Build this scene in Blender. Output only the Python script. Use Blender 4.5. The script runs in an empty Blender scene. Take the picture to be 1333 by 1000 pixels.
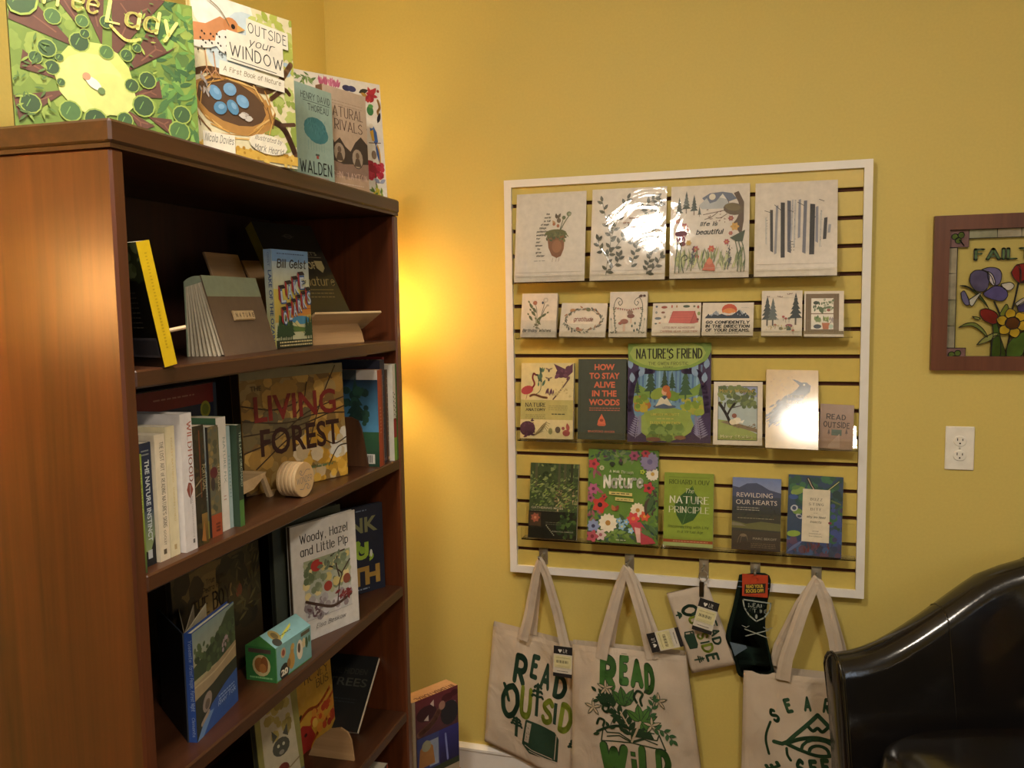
import bpy, math, random
from mathutils import Vector, Matrix, geometry
PI = math.pi
SC = bpy.context.scene
COL = SC.collection
random.seed(7)
FZ = 1.56                        # height of the camera datum above the floor

# ------------------------------------------------------------------ camera
cam = bpy.data.cameras.new('camera'); co = bpy.data.objects.new('camera', cam); COL.objects.link(co)
cam.sensor_width = 36; cam.lens = 1128.01 / 1333 * 36; cam.clip_start = .02
R_ = Vector((0.9572828, 0.28869486, -0.01627636)); U_ = Vector((-0.01128062, 0.09353372, 0.9955522)); F_ = Vector((-0.2889332, 0.95284139, -0.09279488))
m = Matrix((R_, U_, -F_)).transposed().to_4x4(); m.translation = Vector((1.39715, -2.59247, .03968 + FZ)); co.matrix_world = m
SC.camera = co
# ------------------------------------------------------------------ view and world
SC.view_settings.view_transform = 'Standard'; SC.view_settings.look = 'None'
SC.view_settings.exposure = 0.3; SC.view_settings.gamma = 1; SC.view_settings.use_curve_mapping = False
W = bpy.data.worlds.new('world'); SC.world = W; W.use_nodes = True
W.node_tree.nodes['Background'].inputs[0].default_value = (.55, .62, .75, 1); W.node_tree.nodes['Background'].inputs[1].default_value = .35
CEIL_LAMPS = [(.78, -1.95), (1.95, -2.55)]     # flush ceiling lamps
CEIL_E = (86, 100); CEIL_COL = (1, .88, .72)
WARM_E = 21
def area(name, loc, rot, sx, sy, power, color):
    l = bpy.data.lights.new(name, 'AREA'); l.shape = 'RECTANGLE'; l.size = sx; l.size_y = sy; l.energy = power; l.color = color
    o = bpy.data.objects.new(name, l); COL.objects.link(o); o.location = loc; o.rotation_euler = rot; return o
def point(name, loc, power, color, r=.04):
    l = bpy.data.lights.new(name, 'POINT'); l.energy = power; l.color = color; l.shadow_soft_size = r
    o = bpy.data.objects.new(name, l); COL.objects.link(o); o.location = loc; return o
# daylight through the window behind the camera
area('window_daylight', (4.04, -2.9, FZ + .1), (0, math.radians(90), 0), 1.1, 1.1, 10, (.72, .84, 1))
point('corner_lamp_bulb', (.2, -.2, FZ + .06), WARM_E, (1, .66, .28), .035)
point('side_lamp_bulb', (.16, -2.02, FZ + .1), 12, (1, .6, .28), .035)

# ------------------------------------------------------------------ colours and materials
def lin(h):
    h = h.lstrip('#')
    if len(h) == 3: h = ''.join(a * 2 for a in h)
    r = []
    for i in (0, 2, 4):
        v = int(h[i:i + 2], 16) / 255
        r.append(v / 12.92 if v <= .04045 else ((v + .055) / 1.055) ** 2.4)
    return (*r, 1)
def newmat(name):
    mt = bpy.data.materials.new(name); mt.use_nodes = True
    nt = mt.node_tree; return mt, nt, nt.nodes['Principled BSDF']
def lk(nt, a, b): nt.links.new(a, b)
def noise(nt, scale, detail=3, vec=None, sc=None):
    n = nt.nodes.new('ShaderNodeTexNoise'); n.inputs['Scale'].default_value = scale; n.inputs['Detail'].default_value = detail
    t = nt.nodes.new('ShaderNodeTexCoord'); mp = nt.nodes.new('ShaderNodeMapping')
    if sc: mp.inputs['Scale'].default_value = sc
    lk(nt, t.outputs['Object'], mp.inputs[0]); lk(nt, mp.outputs[0], n.inputs['Vector']); return n
def bump(nt, b, src, strength, dist=.001):
    bp = nt.nodes.new('ShaderNodeBump'); bp.inputs['Strength'].default_value = strength; bp.inputs['Distance'].default_value = dist
    lk(nt, src, bp.inputs['Height']); lk(nt, bp.outputs[0], b.inputs['Normal'])
def ramp(nt, src, stops):
    r = nt.nodes.new('ShaderNodeValToRGB'); e = r.color_ramp.elements
    while len(e) < len(stops): e.new(.5)
    for k, (p, c) in enumerate(stops): e[k].position = p; e[k].color = c
    lk(nt, src, r.inputs[0]); return r
def plain(name, hexc, rough=.5, metal=0, spec=.5, bscale=0, bstr=.2, coat=0, var=.08):
    mt, nt, b = newmat(name); c = lin(hexc) if isinstance(hexc, str) else (*hexc, 1)
    n = noise(nt, bscale or 30, 4)
    r = ramp(nt, n.outputs[0], [(.3, tuple(x * (1 - var) for x in c[:3]) + (1,)), (.7, tuple(min(1, x * (1 + var)) for x in c[:3]) + (1,))])
    lk(nt, r.outputs[0], b.inputs['Base Color'])
    b.inputs['Roughness'].default_value = rough; b.inputs['Metallic'].default_value = metal; b.inputs['Specular IOR Level'].default_value = spec
    if coat: b.inputs['Coat Weight'].default_value = coat; b.inputs['Coat Roughness'].default_value = .08
    if bscale: bump(nt, b, n.outputs[0], bstr)
    return mt
def wood(name, dark, light, axis, rough=.38, scale=1, coat=.0):
    mt, nt, b = newmat(name)
    s = [26, 26, 26]; s[axis] = 1.3
    n1 = noise(nt, 1.0 * scale, 8, sc=tuple(s)); n1.inputs['Distortion'].default_value = .8
    s2 = [170, 170, 170]; s2[axis] = 5
    n2 = noise(nt, 1.0 * scale, 2, sc=tuple(s2))
    mx = nt.nodes.new('ShaderNodeMath'); mx.operation = 'MULTIPLY_ADD'; mx.inputs[1].default_value = .28
    lk(nt, n2.outputs[0], mx.inputs[0]); lk(nt, n1.outputs[0], mx.inputs[2])
    r = ramp(nt, mx.outputs[0], [(.30, lin(dark)), (.66, tuple((a + c) / 2 for a, c in zip(lin(dark), lin(light)))), (1.0, lin(light))])
    lk(nt, r.outputs[0], b.inputs['Base Color']); b.inputs['Roughness'].default_value = rough
    if coat: b.inputs['Coat Weight'].default_value = coat; b.inputs['Coat Roughness'].default_value = .22
    bump(nt, b, n2.outputs[0], .12, .0005); return mt
def printed(name, rough, coat=0, bs=0, spec=.5):
    mt, nt, b = newmat(name)
    a = nt.nodes.new('ShaderNodeAttribute'); a.attribute_name = 'Col'
    n = noise(nt, 55, 5)
    r = ramp(nt, n.outputs[0], [(.3, (.86, .86, .86, 1)), (.7, (1, 1, 1, 1))])
    mx = nt.nodes.new('ShaderNodeMix'); mx.data_type = 'RGBA'; mx.blend_type = 'MULTIPLY'; mx.inputs[0].default_value = 1
    lk(nt, a.outputs['Color'], mx.inputs[6]); lk(nt, r.outputs[0], mx.inputs[7]); lk(nt, mx.outputs[2], b.inputs['Base Color'])
    b.inputs['Roughness'].default_value = rough; b.inputs['Specular IOR Level'].default_value = spec
    if coat: b.inputs['Coat Weight'].default_value = coat; b.inputs['Coat Roughness'].default_value = .1
    if bs: bump(nt, b, noise(nt, bs, 2).outputs[0], .25, .002)
    return mt
M = {}
M['wall'] = plain('yellow_wall_paint', (.61, .49, .135), .62, bscale=140, bstr=.10, var=.025)
M['slat'] = plain('yellow_slat_paint', (.61, .475, .12), .38, bscale=60, bstr=.05, var=.03)
M['ceiling'] = plain('ceiling_paint', (.75, .73, .68), .8)
M['white'] = plain('white_semigloss_paint', (.80, .78, .76), .4, bscale=40, bstr=.03, var=.02)
M['mdf'] = plain('brown_fibreboard', '47220f', .85)
M['floor'] = wood('oak_floor', '4a2f1a', '8a6238', 0)
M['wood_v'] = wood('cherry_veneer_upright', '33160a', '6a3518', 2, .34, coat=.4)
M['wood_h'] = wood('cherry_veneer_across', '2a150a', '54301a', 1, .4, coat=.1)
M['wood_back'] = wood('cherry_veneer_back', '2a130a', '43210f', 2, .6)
M['page'] = plain('page_paper', 'e6dcc6', .8, bscale=300, bstr=.2)
M['print'] = printed('printed_matte', .55)
M['print_gloss'] = printed('printed_gloss', .28, .35, 14)
M['print_foil'] = printed('printed_glossy_laminate', .3, .9, 9)
M['ply'] = wood('pale_plywood', 'b89468', 'e0c69c', 0, .5)
M['ply_dark'] = wood('tan_plywood', '8d6c48', 'b8946a', 0, .55)
M['wood_frame'] = wood('brown_frame_wood', '4a2414', '70402a', 2, .42)
M['walnut'] = wood('walnut_board', '3a2314', '6a4428', 2, .45)
M['metal'] = plain('brushed_steel', 'c9c9c8', .38, 1)
M['darkmetal'] = plain('dark_nickel', '55534f', .3, 1)
M['plate'] = plain('white_plastic', 'e9e6df', .35)
M['dark'] = plain('black_slot', '0c0a08', .6)
M['lead'] = plain('lead_came', '1d1b18', .45, .4)
def canvas_mat(name, a, b_):
    mt, nt, b = newmat(name)
    at = nt.nodes.new('ShaderNodeAttribute'); at.attribute_name = 'Col'
    n = noise(nt, 350, 2); n2 = noise(nt, 9, 3)
    r = ramp(nt, n2.outputs[0], [(.3, lin(a)), (.7, lin(b_))]); lk(nt, r.outputs[0], b.inputs['Base Color'])
    b.inputs['Roughness'].default_value = .92; b.inputs['Specular IOR Level'].default_value = .15
    mx = nt.nodes.new('ShaderNodeMath'); mx.operation = 'MULTIPLY_ADD'; mx.inputs[1].default_value = 14; n3 = noise(nt, 14, 2, sc=(1, 1, .6)); n3.inputs['Distortion'].default_value = 1.2
    lk(nt, n3.outputs[0], mx.inputs[0]); lk(nt, n.outputs[0], mx.inputs[2]); bump(nt, b, mx.outputs[0], .5, .0009); return mt
M['canvas'] = canvas_mat('natural_cotton_canvas', 'bdae9c', 'cdbfae')
M['sock'] = plain('dark_green_knit', '16241f', .95, bscale=420, bstr=.6, spec=.1)
M['sock_grey'] = plain('blue_grey_knit', '5d6d7c', .95, bscale=420, bstr=.6, spec=.1)
def leather():
    mt, nt, b = newmat('black_leather')
    n = noise(nt, 160, 2); n2 = noise(nt, 7, 3)
    b.inputs['Base Color'].default_value = (.007, .006, .006, 1)
    r = ramp(nt, n2.outputs[0], [(.3, (.13, .13, .13, 1)), (.75, (.24, .24, .24, 1))]); lk(nt, r.outputs[0], b.inputs['Roughness'])
    b.inputs['Specular IOR Level'].default_value = .7; b.inputs['Coat Weight'].default_value = .3; b.inputs['Coat Roughness'].default_value = .12
    mx = nt.nodes.new('ShaderNodeMath'); mx.operation = 'MULTIPLY_ADD'; mx.inputs[1].default_value = 12
    lk(nt, n2.outputs[0], mx.inputs[0]); lk(nt, n.outputs[0], mx.inputs[2])
    bump(nt, b, mx.outputs[0], .16, .0012); return mt
M['leather'] = leather()
def clear(name, bs=0, bstr=.2, fac=.07, tint=.97, rough=.03, ior=1.5):
    mt = bpy.data.materials.new(name); mt.use_nodes = True; nt = mt.node_tree; nt.nodes.remove(nt.nodes['Principled BSDF'])
    out = nt.nodes['Material Output']; tr = nt.nodes.new('ShaderNodeBsdfTransparent'); tr.inputs[0].default_value = (tint, tint, tint * .99, 1)
    gl = nt.nodes.new('ShaderNodeBsdfGlossy'); gl.inputs['Roughness'].default_value = rough
    lw = nt.nodes.new('ShaderNodeFresnel'); lw.inputs[0].default_value = ior
    mx = nt.nodes.new('ShaderNodeMixShader'); ad = nt.nodes.new('ShaderNodeMath'); ad.operation = 'ADD'; ad.inputs[1].default_value = fac - .04
    lk(nt, lw.outputs[0], ad.inputs[0]); lk(nt, ad.outputs[0], mx.inputs[0]); lk(nt, tr.outputs[0], mx.inputs[1]); lk(nt, gl.outputs[0], mx.inputs[2])
    lk(nt, mx.outputs[0], out.inputs[0])
    if bs:
        n = noise(nt, bs, 3); n.inputs['Distortion'].default_value = 1.5
        bp = nt.nodes.new('ShaderNodeBump'); bp.inputs['Strength'].default_value = bstr; bp.inputs['Distance'].default_value = .01
        lk(nt, n.outputs[0], bp.inputs['Height']); lk(nt, bp.outputs[0], gl.inputs['Normal']); lk(nt, bp.outputs[0], lw.inputs['Normal'])
    return mt
M['sleeve'] = clear('clear_sleeve_film', 7, .22, .08, .985, .06)
M['sleeve_flat'] = clear('clear_flat_film', 3, .03, .06, .985, .05)
M['acrylic'] = clear('clear_acrylic', 0, 0, .06, .992, .03, 1.22)
M['pane'] = clear('clear_glass', 5, .03, .04, .98)
def stained(name, hexc, tr=.25):
    mt, nt, b = newmat(name); c = lin(hexc); n = noise(nt, 25, 4)
    r = ramp(nt, n.outputs[0], [(.3, tuple(x * .55 for x in c[:3]) + (1,)), (.7, c)]); lk(nt, r.outputs[0], b.inputs['Base Color'])
    b.inputs['Roughness'].default_value = .15; b.inputs['Transmission Weight'].default_value = tr; bump(nt, b, n.outputs[0], .15); return mt
def emit(name, c, s):
    mt = bpy.data.materials.new(name); mt.use_nodes = True; nt = mt.node_tree; nt.nodes.remove(nt.nodes['Principled BSDF'])
    e = nt.nodes.new('ShaderNodeEmission'); e.inputs[0].default_value = (*c, 1); e.inputs[1].default_value = s
    lk(nt, e.outputs[0], nt.nodes['Material Output'].inputs[0]); return mt
M['ceil_glow_0'] = emit('lamp_glass_glow', CEIL_COL, CEIL_E[0]); M['ceil_glow_1'] = emit('lamp_glass_glow_dim', CEIL_COL, CEIL_E[1])
def shade_mat():
    mt, nt, b = newmat('linen_lamp_shade'); b.inputs['Base Color'].default_value = (.75, .62, .42, 1); b.inputs['Roughness'].default_value = .9
    tr = nt.nodes.new('ShaderNodeBsdfTranslucent'); tr.inputs[0].default_value = (.95, .86, .68, 1); mx = nt.nodes.new('ShaderNodeMixShader'); mx.inputs[0].default_value = .8
    lk(nt, b.outputs[0], mx.inputs[1]); lk(nt, tr.outputs[0], mx.inputs[2]); lk(nt, mx.outputs[0], nt.nodes['Material Output'].inputs[0]); return mt
M['shade'] = shade_mat()

# ------------------------------------------------------------------ object helpers
def link(name, me, parent=None, mats=None, smooth=False):
    o = bpy.data.objects.new(name, me); COL.objects.link(o)
    if parent: o.parent = parent
    for mt in (mats or []): me.materials.append(M[mt] if isinstance(mt, str) else mt)
    if smooth: me.polygons.foreach_set('use_smooth', [True] * len(me.polygons))
    return o
def empty(name, mat=None, label=None, cat=None, group=None):
    o = bpy.data.objects.new(name, None); COL.objects.link(o); o.empty_display_size = .05
    if mat is not None: o.matrix_world = mat
    tag(o, label, cat, group); return o
def tag(o, label=None, cat=None, group=None, kind=None):
    if label: o['label'] = label
    if cat: o['category'] = cat
    if group: o['group'] = group
    if kind: o['kind'] = kind
    return o
class MB:
    def __init__(s): s.v = []; s.f = []; s.c = []; s.m = []
    def add(s, vs, fs, col=(1, 1, 1, 1), mi=0):
        b = len(s.v); s.v += [tuple(p) for p in vs]
        for f in fs: s.f.append(tuple(b + i for i in f)); s.c.append(col); s.m.append(mi)
        return s
    def box(s, x0, y0, z0, x1, y1, z1, col=(1, 1, 1, 1), mi=0, bev=0, mx=None):
        if bev:
            b = bev; vs = []
            for (X, Y, Z) in ((x0, y0, z0), (x1, y0, z0), (x1, y1, z0), (x0, y1, z0), (x0, y0, z1), (x1, y0, z1), (x1, y1, z1), (x0, y1, z1)):
                sx = b if X == x0 else -b; sy = b if Y == y0 else -b; sz = b if Z == z0 else -b
                vs += [(X, Y + sy, Z + sz), (X + sx, Y, Z + sz), (X + sx, Y + sy, Z)]
            def i(k, a): return k * 3 + a
            F = [(i(0,2),i(3,2),i(2,2),i(1,2)),(i(4,2),i(5,2),i(6,2),i(7,2)),(i(0,1),i(1,1),i(5,1),i(4,1)),(i(2,1),i(3,1),i(7,1),i(6,1)),(i(0,0),i(4,0),i(7,0),i(3,0)),(i(1,0),i(2,0),i(6,0),i(5,0))]
            F += [(i(0,1),i(0,2),i(1,2),i(1,1)),(i(2,1),i(2,2),i(3,2),i(3,1)),(i(4,2),i(4,1),i(5,1),i(5,2)),(i(6,2),i(6,1),i(7,1),i(7,2))]
            F += [(i(0,2),i(0,0),i(3,0),i(3,2)),(i(1,0),i(1,2),i(2,2),i(2,0)),(i(4,0),i(4,2),i(7,2),i(7,0)),(i(5,2),i(5,0),i(6,0),i(6,2))]
            F += [(i(0,0),i(0,1),i(4,1),i(4,0)),(i(1,1),i(1,0),i(5,0),i(5,1)),(i(2,0),i(2,1),i(6,1),i(6,0)),(i(3,1),i(3,0),i(7,0),i(7,1))]
            F += [(i(k,0),i(k,1),i(k,2)) if k in (1,3,4,6) else (i(k,0),i(k,2),i(k,1)) for k in range(8)]
        else:
            vs = [(x0,y0,z0),(x1,y0,z0),(x1,y1,z0),(x0,y1,z0),(x0,y0,z1),(x1,y0,z1),(x1,y1,z1),(x0,y1,z1)]
            F = [(0,3,2,1),(4,5,6,7),(0,1,5,4),(1,2,6,5),(2,3,7,6),(3,0,4,7)]
        if mx: vs = [mx @ Vector(p) for p in vs]
        return s.add(vs, F, col, mi)
    def prism(s, pts, axis, a, b, col=(1, 1, 1, 1), mi=0):
        # polygon pts (2D) extruded along axis from a to b
        def P(p, t):
            return (t, p[0], p[1]) if axis == 0 else (p[0], t, p[1]) if axis == 1 else (p[0], p[1], t)
        n = len(pts); vs = [P(p, a) for p in pts] + [P(p, b) for p in pts]
        F = [tuple(range(n))[::-1], tuple(range(n, 2 * n))] + [(i, (i + 1) % n, n + (i + 1) % n, n + i) for i in range(n)]
        return s.add(vs, F, col, mi)
    def lathe(s, prof, n=24, col=(1, 1, 1, 1), mi=0, mx=None):
        vs = []; F = []
        for r, z in prof:
            for k in range(n): vs.append((r * math.cos(2 * PI * k / n), r * math.sin(2 * PI * k / n), z))
        for j in range(len(prof) - 1):
            for k in range(n): F.append((j * n + k, j * n + (k + 1) % n, (j + 1) * n + (k + 1) % n, (j + 1) * n + k))
        if mx: vs = [mx @ Vector(p) for p in vs]
        return s.add(vs, F, col, mi)
    def tube(s, pts, r, n=8, col=(1, 1, 1, 1), mi=0):
        pts = [Vector(p) for p in pts]; vs = []; F = []
        for i, p in enumerate(pts):
            d = (pts[min(i + 1, len(pts) - 1)] - pts[max(i - 1, 0)]).normalized()
            a = d.cross(Vector((0, 0, 1)) if abs(d.z) < .9 else Vector((0, 1, 0))).normalized(); b = d.cross(a)
            for k in range(n): vs.append(p + a * r * math.cos(2 * PI * k / n) + b * r * math.sin(2 * PI * k / n))
        for j in range(len(pts) - 1):
            for k in range(n): F.append((j * n + k, j * n + (k + 1) % n, (j + 1) * n + (k + 1) % n, (j + 1) * n + k))
        F.append(tuple(range(n))); F.append(tuple(range((len(pts) - 1) * n, len(pts) * n)))
        return s.add(vs, F, col, mi)
    def mesh(s, name):
        me = bpy.data.meshes.new(name); me.from_pydata(s.v, [], s.f); me.update()
        at = me.color_attributes.new('Col', 'FLOAT_COLOR', 'CORNER'); d = []
        for p, c in zip(me.polygons, s.c): d += list(c) * p.loop_total
        at.data.foreach_set('color', d); me.polygons.foreach_set('material_index', s.m); return me
    def build(s, name, mats, parent=None, smooth=False):
        return link(name, s.mesh(name), parent, mats if isinstance(mats, (list, tuple)) else [mats], smooth)
def structure(name, mb, mat):
    return tag(mb.build(name, mat), kind='structure')

# ------------------------------------------------------------------ lettering
_fc = {}
def bfont(text, bold):
    k = (text, bold)
    if k not in _fc:
        cu = bpy.data.curves.new('t', 'FONT'); cu.body = text; cu.size = 1; cu.offset = bold; cu.resolution_u = 3
        o = bpy.data.objects.new('t', cu); COL.objects.link(o)
        dg = bpy.context.evaluated_depsgraph_get(); me = o.evaluated_get(dg).to_mesh(); me.calc_loop_triangles()
        vs = [(v.co.x, v.co.y) for v in me.vertices]; _fc[k] = [tuple(vs[i] for i in t.vertices) for t in me.loop_triangles]
        bpy.data.objects.remove(o); bpy.data.curves.remove(cu)
    return _fc[k]
G = {'A':'023962 1454','B':'0209 ~093958573606 ~063655533202','C':'~5839180605133253','D':'0209 ~0929485655432202','E':'0209 0949 0636 0242','F':'0209 0949 0636',
'G':'~5839180605133253 5355 5535','H':'0209 5259 0656','I':'0209','J':'~4944321203','K':'0209 5905 2652','L':'0209 0242','M':'0209356962','N':'02095259',
'O':'~3918060513325365665839','P':'0209 ~093958563505','Q':'~3918060513325365665839 4461','R':'0209 ~093958563505 2552','S':'~5839180716455453321203','T':'0969 3932',
'U':'~090412425459','V':'093269','W':'0922486289','X':'0259 0952','Y':'093669 3632','Z':'09590252','a':'4742 ~462706032243','b':'0902 ~062746432203','c':'~462706032243',
'd':'4942 ~462706032243','e':'0545 ~45462706032243','f':'~39181712 0737','g':'~47413010 ~462706032243','h':'0902 ~06274642','i':'0702 0809','j':'~17110000 1819','k':'0902 4704 1542',
'l':'0902','m':'0702 ~06273632 ~36576662','n':'0702 ~06274642','o':'~27060322434627','p':'0700 ~062746432203','q':'4740 ~462706032243','r':'0702 ~05173747','s':'~4627061534432203',
't':'19132232 0737','u':'~07032243 4742','v':'072247','w':'0712365267','x':'0742 0247','y':'0722 4710','z':'07470242','2':'~0829584602 0252','0':'~2918040313324457483929',
',':'1211','.':'0203','\'':'0907','-':'0535','!':'0905 0203',':':'0203 0607','9':'~4607183948465332'}
def catmull(p, n=5):
    if len(p) < 3: return p
    q = [p[0]] + p + [p[-1]]; out = []
    for i in range(1, len(q) - 2):
        for k in range(n):
            t = k / n; a, b, c, d = q[i - 1], q[i], q[i + 1], q[i + 2]
            out.append(tuple(.5 * (2 * b[j] + (c[j] - a[j]) * t + (2 * a[j] - 5 * b[j] + 4 * c[j] - d[j]) * t * t + (3 * b[j] - a[j] - 3 * c[j] + d[j]) * t ** 3) for j in (0, 1)))
    return out + [p[-1]]
def stroke(pts, w, contrast=1, cap=True):
    tr = []
    for i in range(len(pts) - 1):
        (x0, y0), (x1, y1) = pts[i], pts[i + 1]; dx, dy = x1 - x0, y1 - y0; L = math.hypot(dx, dy)
        if L < 1e-9: continue
        ww = w * (contrast + (1 - contrast) * abs(dy) / L) / 2; nx, ny = -dy / L * ww, dx / L * ww
        a, b, c, d = (x0 + nx, y0 + ny), (x0 - nx, y0 - ny), (x1 - nx, y1 - ny), (x1 + nx, y1 + ny)
        tr += [(a, b, c), (a, c, d)]
        if cap:
            for (cx, cy) in ((x0, y0), (x1, y1)):
                k = 9; P = [(cx + ww * math.cos(2 * PI * j / k), cy + ww * math.sin(2 * PI * j / k)) for j in range(k)]
                tr += [(P[0], P[j], P[j + 1]) for j in range(1, k - 1)]
    return tr
def sfont(text, pen=.13, contrast=1, serif=0, jit=0, gap=.28, sp=.5):
    x = 0; out = []; rnd = random.Random(len(text) * 7 + ord(text[0]))
    for ch in text:
        if ch == ' ' or ch not in G: x += sp; continue
        g = G[ch]; mxx = 0; jy = rnd.uniform(-jit, jit); js = 1 + rnd.uniform(-jit, jit)
        for tk in g.split():
            sm = tk[0] == '~'; tk = tk.lstrip('~')
            p = [(int(tk[i]) / 7, (int(tk[i + 1]) - 2) / 7) for i in range(0, len(tk), 2)]
            mxx = max(mxx, max(q[0] for q in p)); ends = (p[0], p[-1])
            if sm: p = catmull(p)
            p = [(x + q[0] * .8 * js, q[1] * js + jy) for q in p]
            out += stroke(p, pen, contrast)
            if serif and not sm:
                for e in ends:
                    if abs(e[1]) < .01 or abs(e[1] - 1) < .01 or (abs(e[1] - 5 / 7) < .01 and ch.islower()):
                        ex = x + e[0] * .8 * js; out += stroke([(ex - serif, e[1] * js + jy), (ex + serif, e[1] * js + jy)], pen * .45, 1, False)
        x += mxx * .8 + gap
    return out
# ------------------------------------------------------------------ printed artwork (flat inks laid on a surface)
class Art:
    def __init__(s, w, h): s.w = w; s.h = h; s.t = []; s.L = 0; s.q = w / 100
    def P(s, x, y): return (x * s.w / 100, y * s.h / 100)
    def raw(s, tris, col, clip=True):
        s.L += 1; c = lin(col) if isinstance(col, str) else col
        for t in tris:
            if clip: t = tuple((min(max(a, 0), s.w), min(max(b, 0), s.h)) for a, b in t)
            (ax, ay), (bx, by), (cx, cy) = t
            A = (bx - ax) * (cy - ay) - (by - ay) * (cx - ax)
            if abs(A) < 1e-12: continue
            if A < 0: t = (t[0], t[2], t[1])
            s.t.append((t, (c, c, c), s.L))
        return s
    def poly(s, pts, col):
        P = [s.P(*p) for p in pts]; V = [Vector((a, b, 0)) for a, b in P]
        return s.raw([tuple(P[i] for i in t) for t in geometry.tessellate_polygon([V])], col)
    def rect(s, x0, y0, x1, y1, col): return s.poly([(x0, y0), (x1, y0), (x1, y1), (x0, y1)], col)
    def bg(s, col): return s.rect(0, 0, 100, 100, col)
    def grad(s, x0, y0, x1, y1, cb, ct):
        s.L += 1; a, b, c, d = s.P(x0, y0), s.P(x1, y0), s.P(x1, y1), s.P(x0, y1); B, T = lin(cb), lin(ct)
        s.t += [((a, b, c), (B, B, T), s.L), ((a, c, d), (B, T, T), s.L)]; return s
    def ell(s, x, y, rx, ry, col, rot=0, n=14):       # radii in % of width
        cx, cy = s.P(x, y); q = s.q; c, d = math.cos(rot), math.sin(rot)
        P = []
        for k in range(n):
            a, b = rx * q * math.cos(2 * PI * k / n), ry * q * math.sin(2 * PI * k / n); P.append((cx + a * c - b * d, cy + a * d + b * c))
        return s.raw([(P[0], P[k], P[k + 1]) for k in range(1, n - 1)], col)
    def line(s, pts, w, col, smooth=False):
        P = [s.P(*p) for p in pts]
        if smooth: P = catmull(P)
        return s.raw(stroke(P, w * s.q), col)
    def leaf(s, x, y, ang, ln, wd, col, vein=None):    # ang in degrees, sizes in % of width
        cx, cy = s.P(x, y); q = s.q; a = math.radians(ang); c, d = math.cos(a), math.sin(a)
        prof = [(0, 0), (.25, .42), (.5, .5), (.75, .33), (1, 0), (.75, -.33), (.5, -.5), (.25, -.42)]
        P = [(cx + (u * ln * c - v * wd * d) * q, cy + (u * ln * d + v * wd * c) * q) for u, v in prof]
        s.raw([(P[0], P[k], P[k + 1]) for k in range(1, 7)], col)
        if vein: s.raw(stroke([P[0], P[4]], wd * .1 * q), vein)
        return s
    def flower(s, x, y, r, n, col, cen, wd=.7, a0=0):
        for k in range(n): s.leaf(x, y, a0 + 360 * k / n, r, r * wd, col)
        s.ell(x, y, r * .28, r * .28, cen, n=8); return s
    def sprig(s, pts, col, lc, ln, wd, n=8, smooth=True):
        P = catmull(pts, 6) if smooth else pts; s.line(P, max(wd * .16, .35), col)
        for k in range(n):
            i = int((k + .7) / n * (len(P) - 1)); x, y = P[i]; dx, dy = (P[min(i + 1, len(P) - 1)][0] - P[max(i - 1, 0)][0]) * s.w, (P[min(i + 1, len(P) - 1)][1] - P[max(i - 1, 0)][1]) * s.h
            a = math.degrees(math.atan2(dy, dx)) + (48 if k % 2 else -48); s.leaf(x, y, a, ln, wd, lc)
        s.leaf(*P[-1], math.degrees(math.atan2((P[-1][1] - P[-2][1]) * s.h, (P[-1][0] - P[-2][0]) * s.w)), ln, wd, lc); return s
    def conifer(s, x, y, h, col, w=.4, trunk=None):     # x centre, y base, h in % of height
        hw = h * s.h / s.w * w / 2
        s.rect(x - hw * .12, y, x + hw * .12, y + h * .3, trunk or col)
        for k in range(5):
            y0 = y + h * (.22 + .155 * k); ww = hw * (1 - k * .18); s.poly([(x - ww, y0), (x + ww, y0 + h * .02), (x, y0 + h * .28)], col)
        return s
    def blobs(s, n, x0, y0, x1, y1, r0, r1, cols, seed=1, asp=1):
        rd = random.Random(seed)
        for _ in range(n):
            r = rd.uniform(r0, r1); s.ell(rd.uniform(x0, x1), rd.uniform(y0, y1), r, r * asp, rd.choice(cols), rd.uniform(0, 3), 7)
            s.L -= .8
        s.L = math.ceil(s.L + .8); return s
    def leaves(s, n, x0, y0, x1, y1, l0, l1, cols, seed=1, wd=.4, a0=0, a1=360):
        rd = random.Random(seed)
        for _ in range(n):
            l = rd.uniform(l0, l1); s.leaf(rd.uniform(x0, x1), rd.uniform(y0, y1), rd.uniform(a0, a1), l, l * wd, rd.choice(cols)); s.L -= .8
        s.L = math.ceil(s.L + .8); return s
    def T(s, text, x, y, w, h, col, font='b', bold=0, rot=0, slant=0, al='c', **kw):
        # w: % of width (of height when rot is +-90); h: cap height % of height (of width when rot is +-90)
        vert = abs(rot) in (90,); Wm = w * (s.h if vert else s.w) / 100; Hm = h * (s.w if vert else s.h) / 100
        tr = bfont(text, bold) if font == 'b' else sfont(text, **kw); capH = .729 if font == 'b' else 1
        if not tr: return s
        xs = [p[0] for t in tr for p in t]; mn, mx = min(xs), max(xs); sx = Wm / max(mx - mn, 1e-6); sy = Hm / capH
        if font == 'b' and text.isdigit(): sy = Hm / .73
        cx, cy = s.P(x, y); r = math.radians(rot); c, d = math.cos(r), math.sin(r); off = {'c': (mx + mn) / 2, 'l': mn, 'r': mx}[al]
        def f(p):
            a, b = (p[0] - off) * sx + p[1] * sy * slant, p[1] * sy; return (cx + a * c - b * d, cy + a * d + b * c)
        return s.raw([tuple(f(p) for p in t) for t in tr], col)
    def greek(s, x0, x1, y, h, col, n=1, dy=3):         # lines of print too small to read
        rd = random.Random(int(x0 * 7 + y * 13))
        for k in range(n):
            x = x0; yy = y - k * dy
            while x < x1:
                w = rd.uniform(2, 7); s.rect(x, yy, min(x + w, x1), yy + h, col); x += w + 1.3; s.L -= .8
        s.L = math.ceil(s.L + .8); return s
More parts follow.
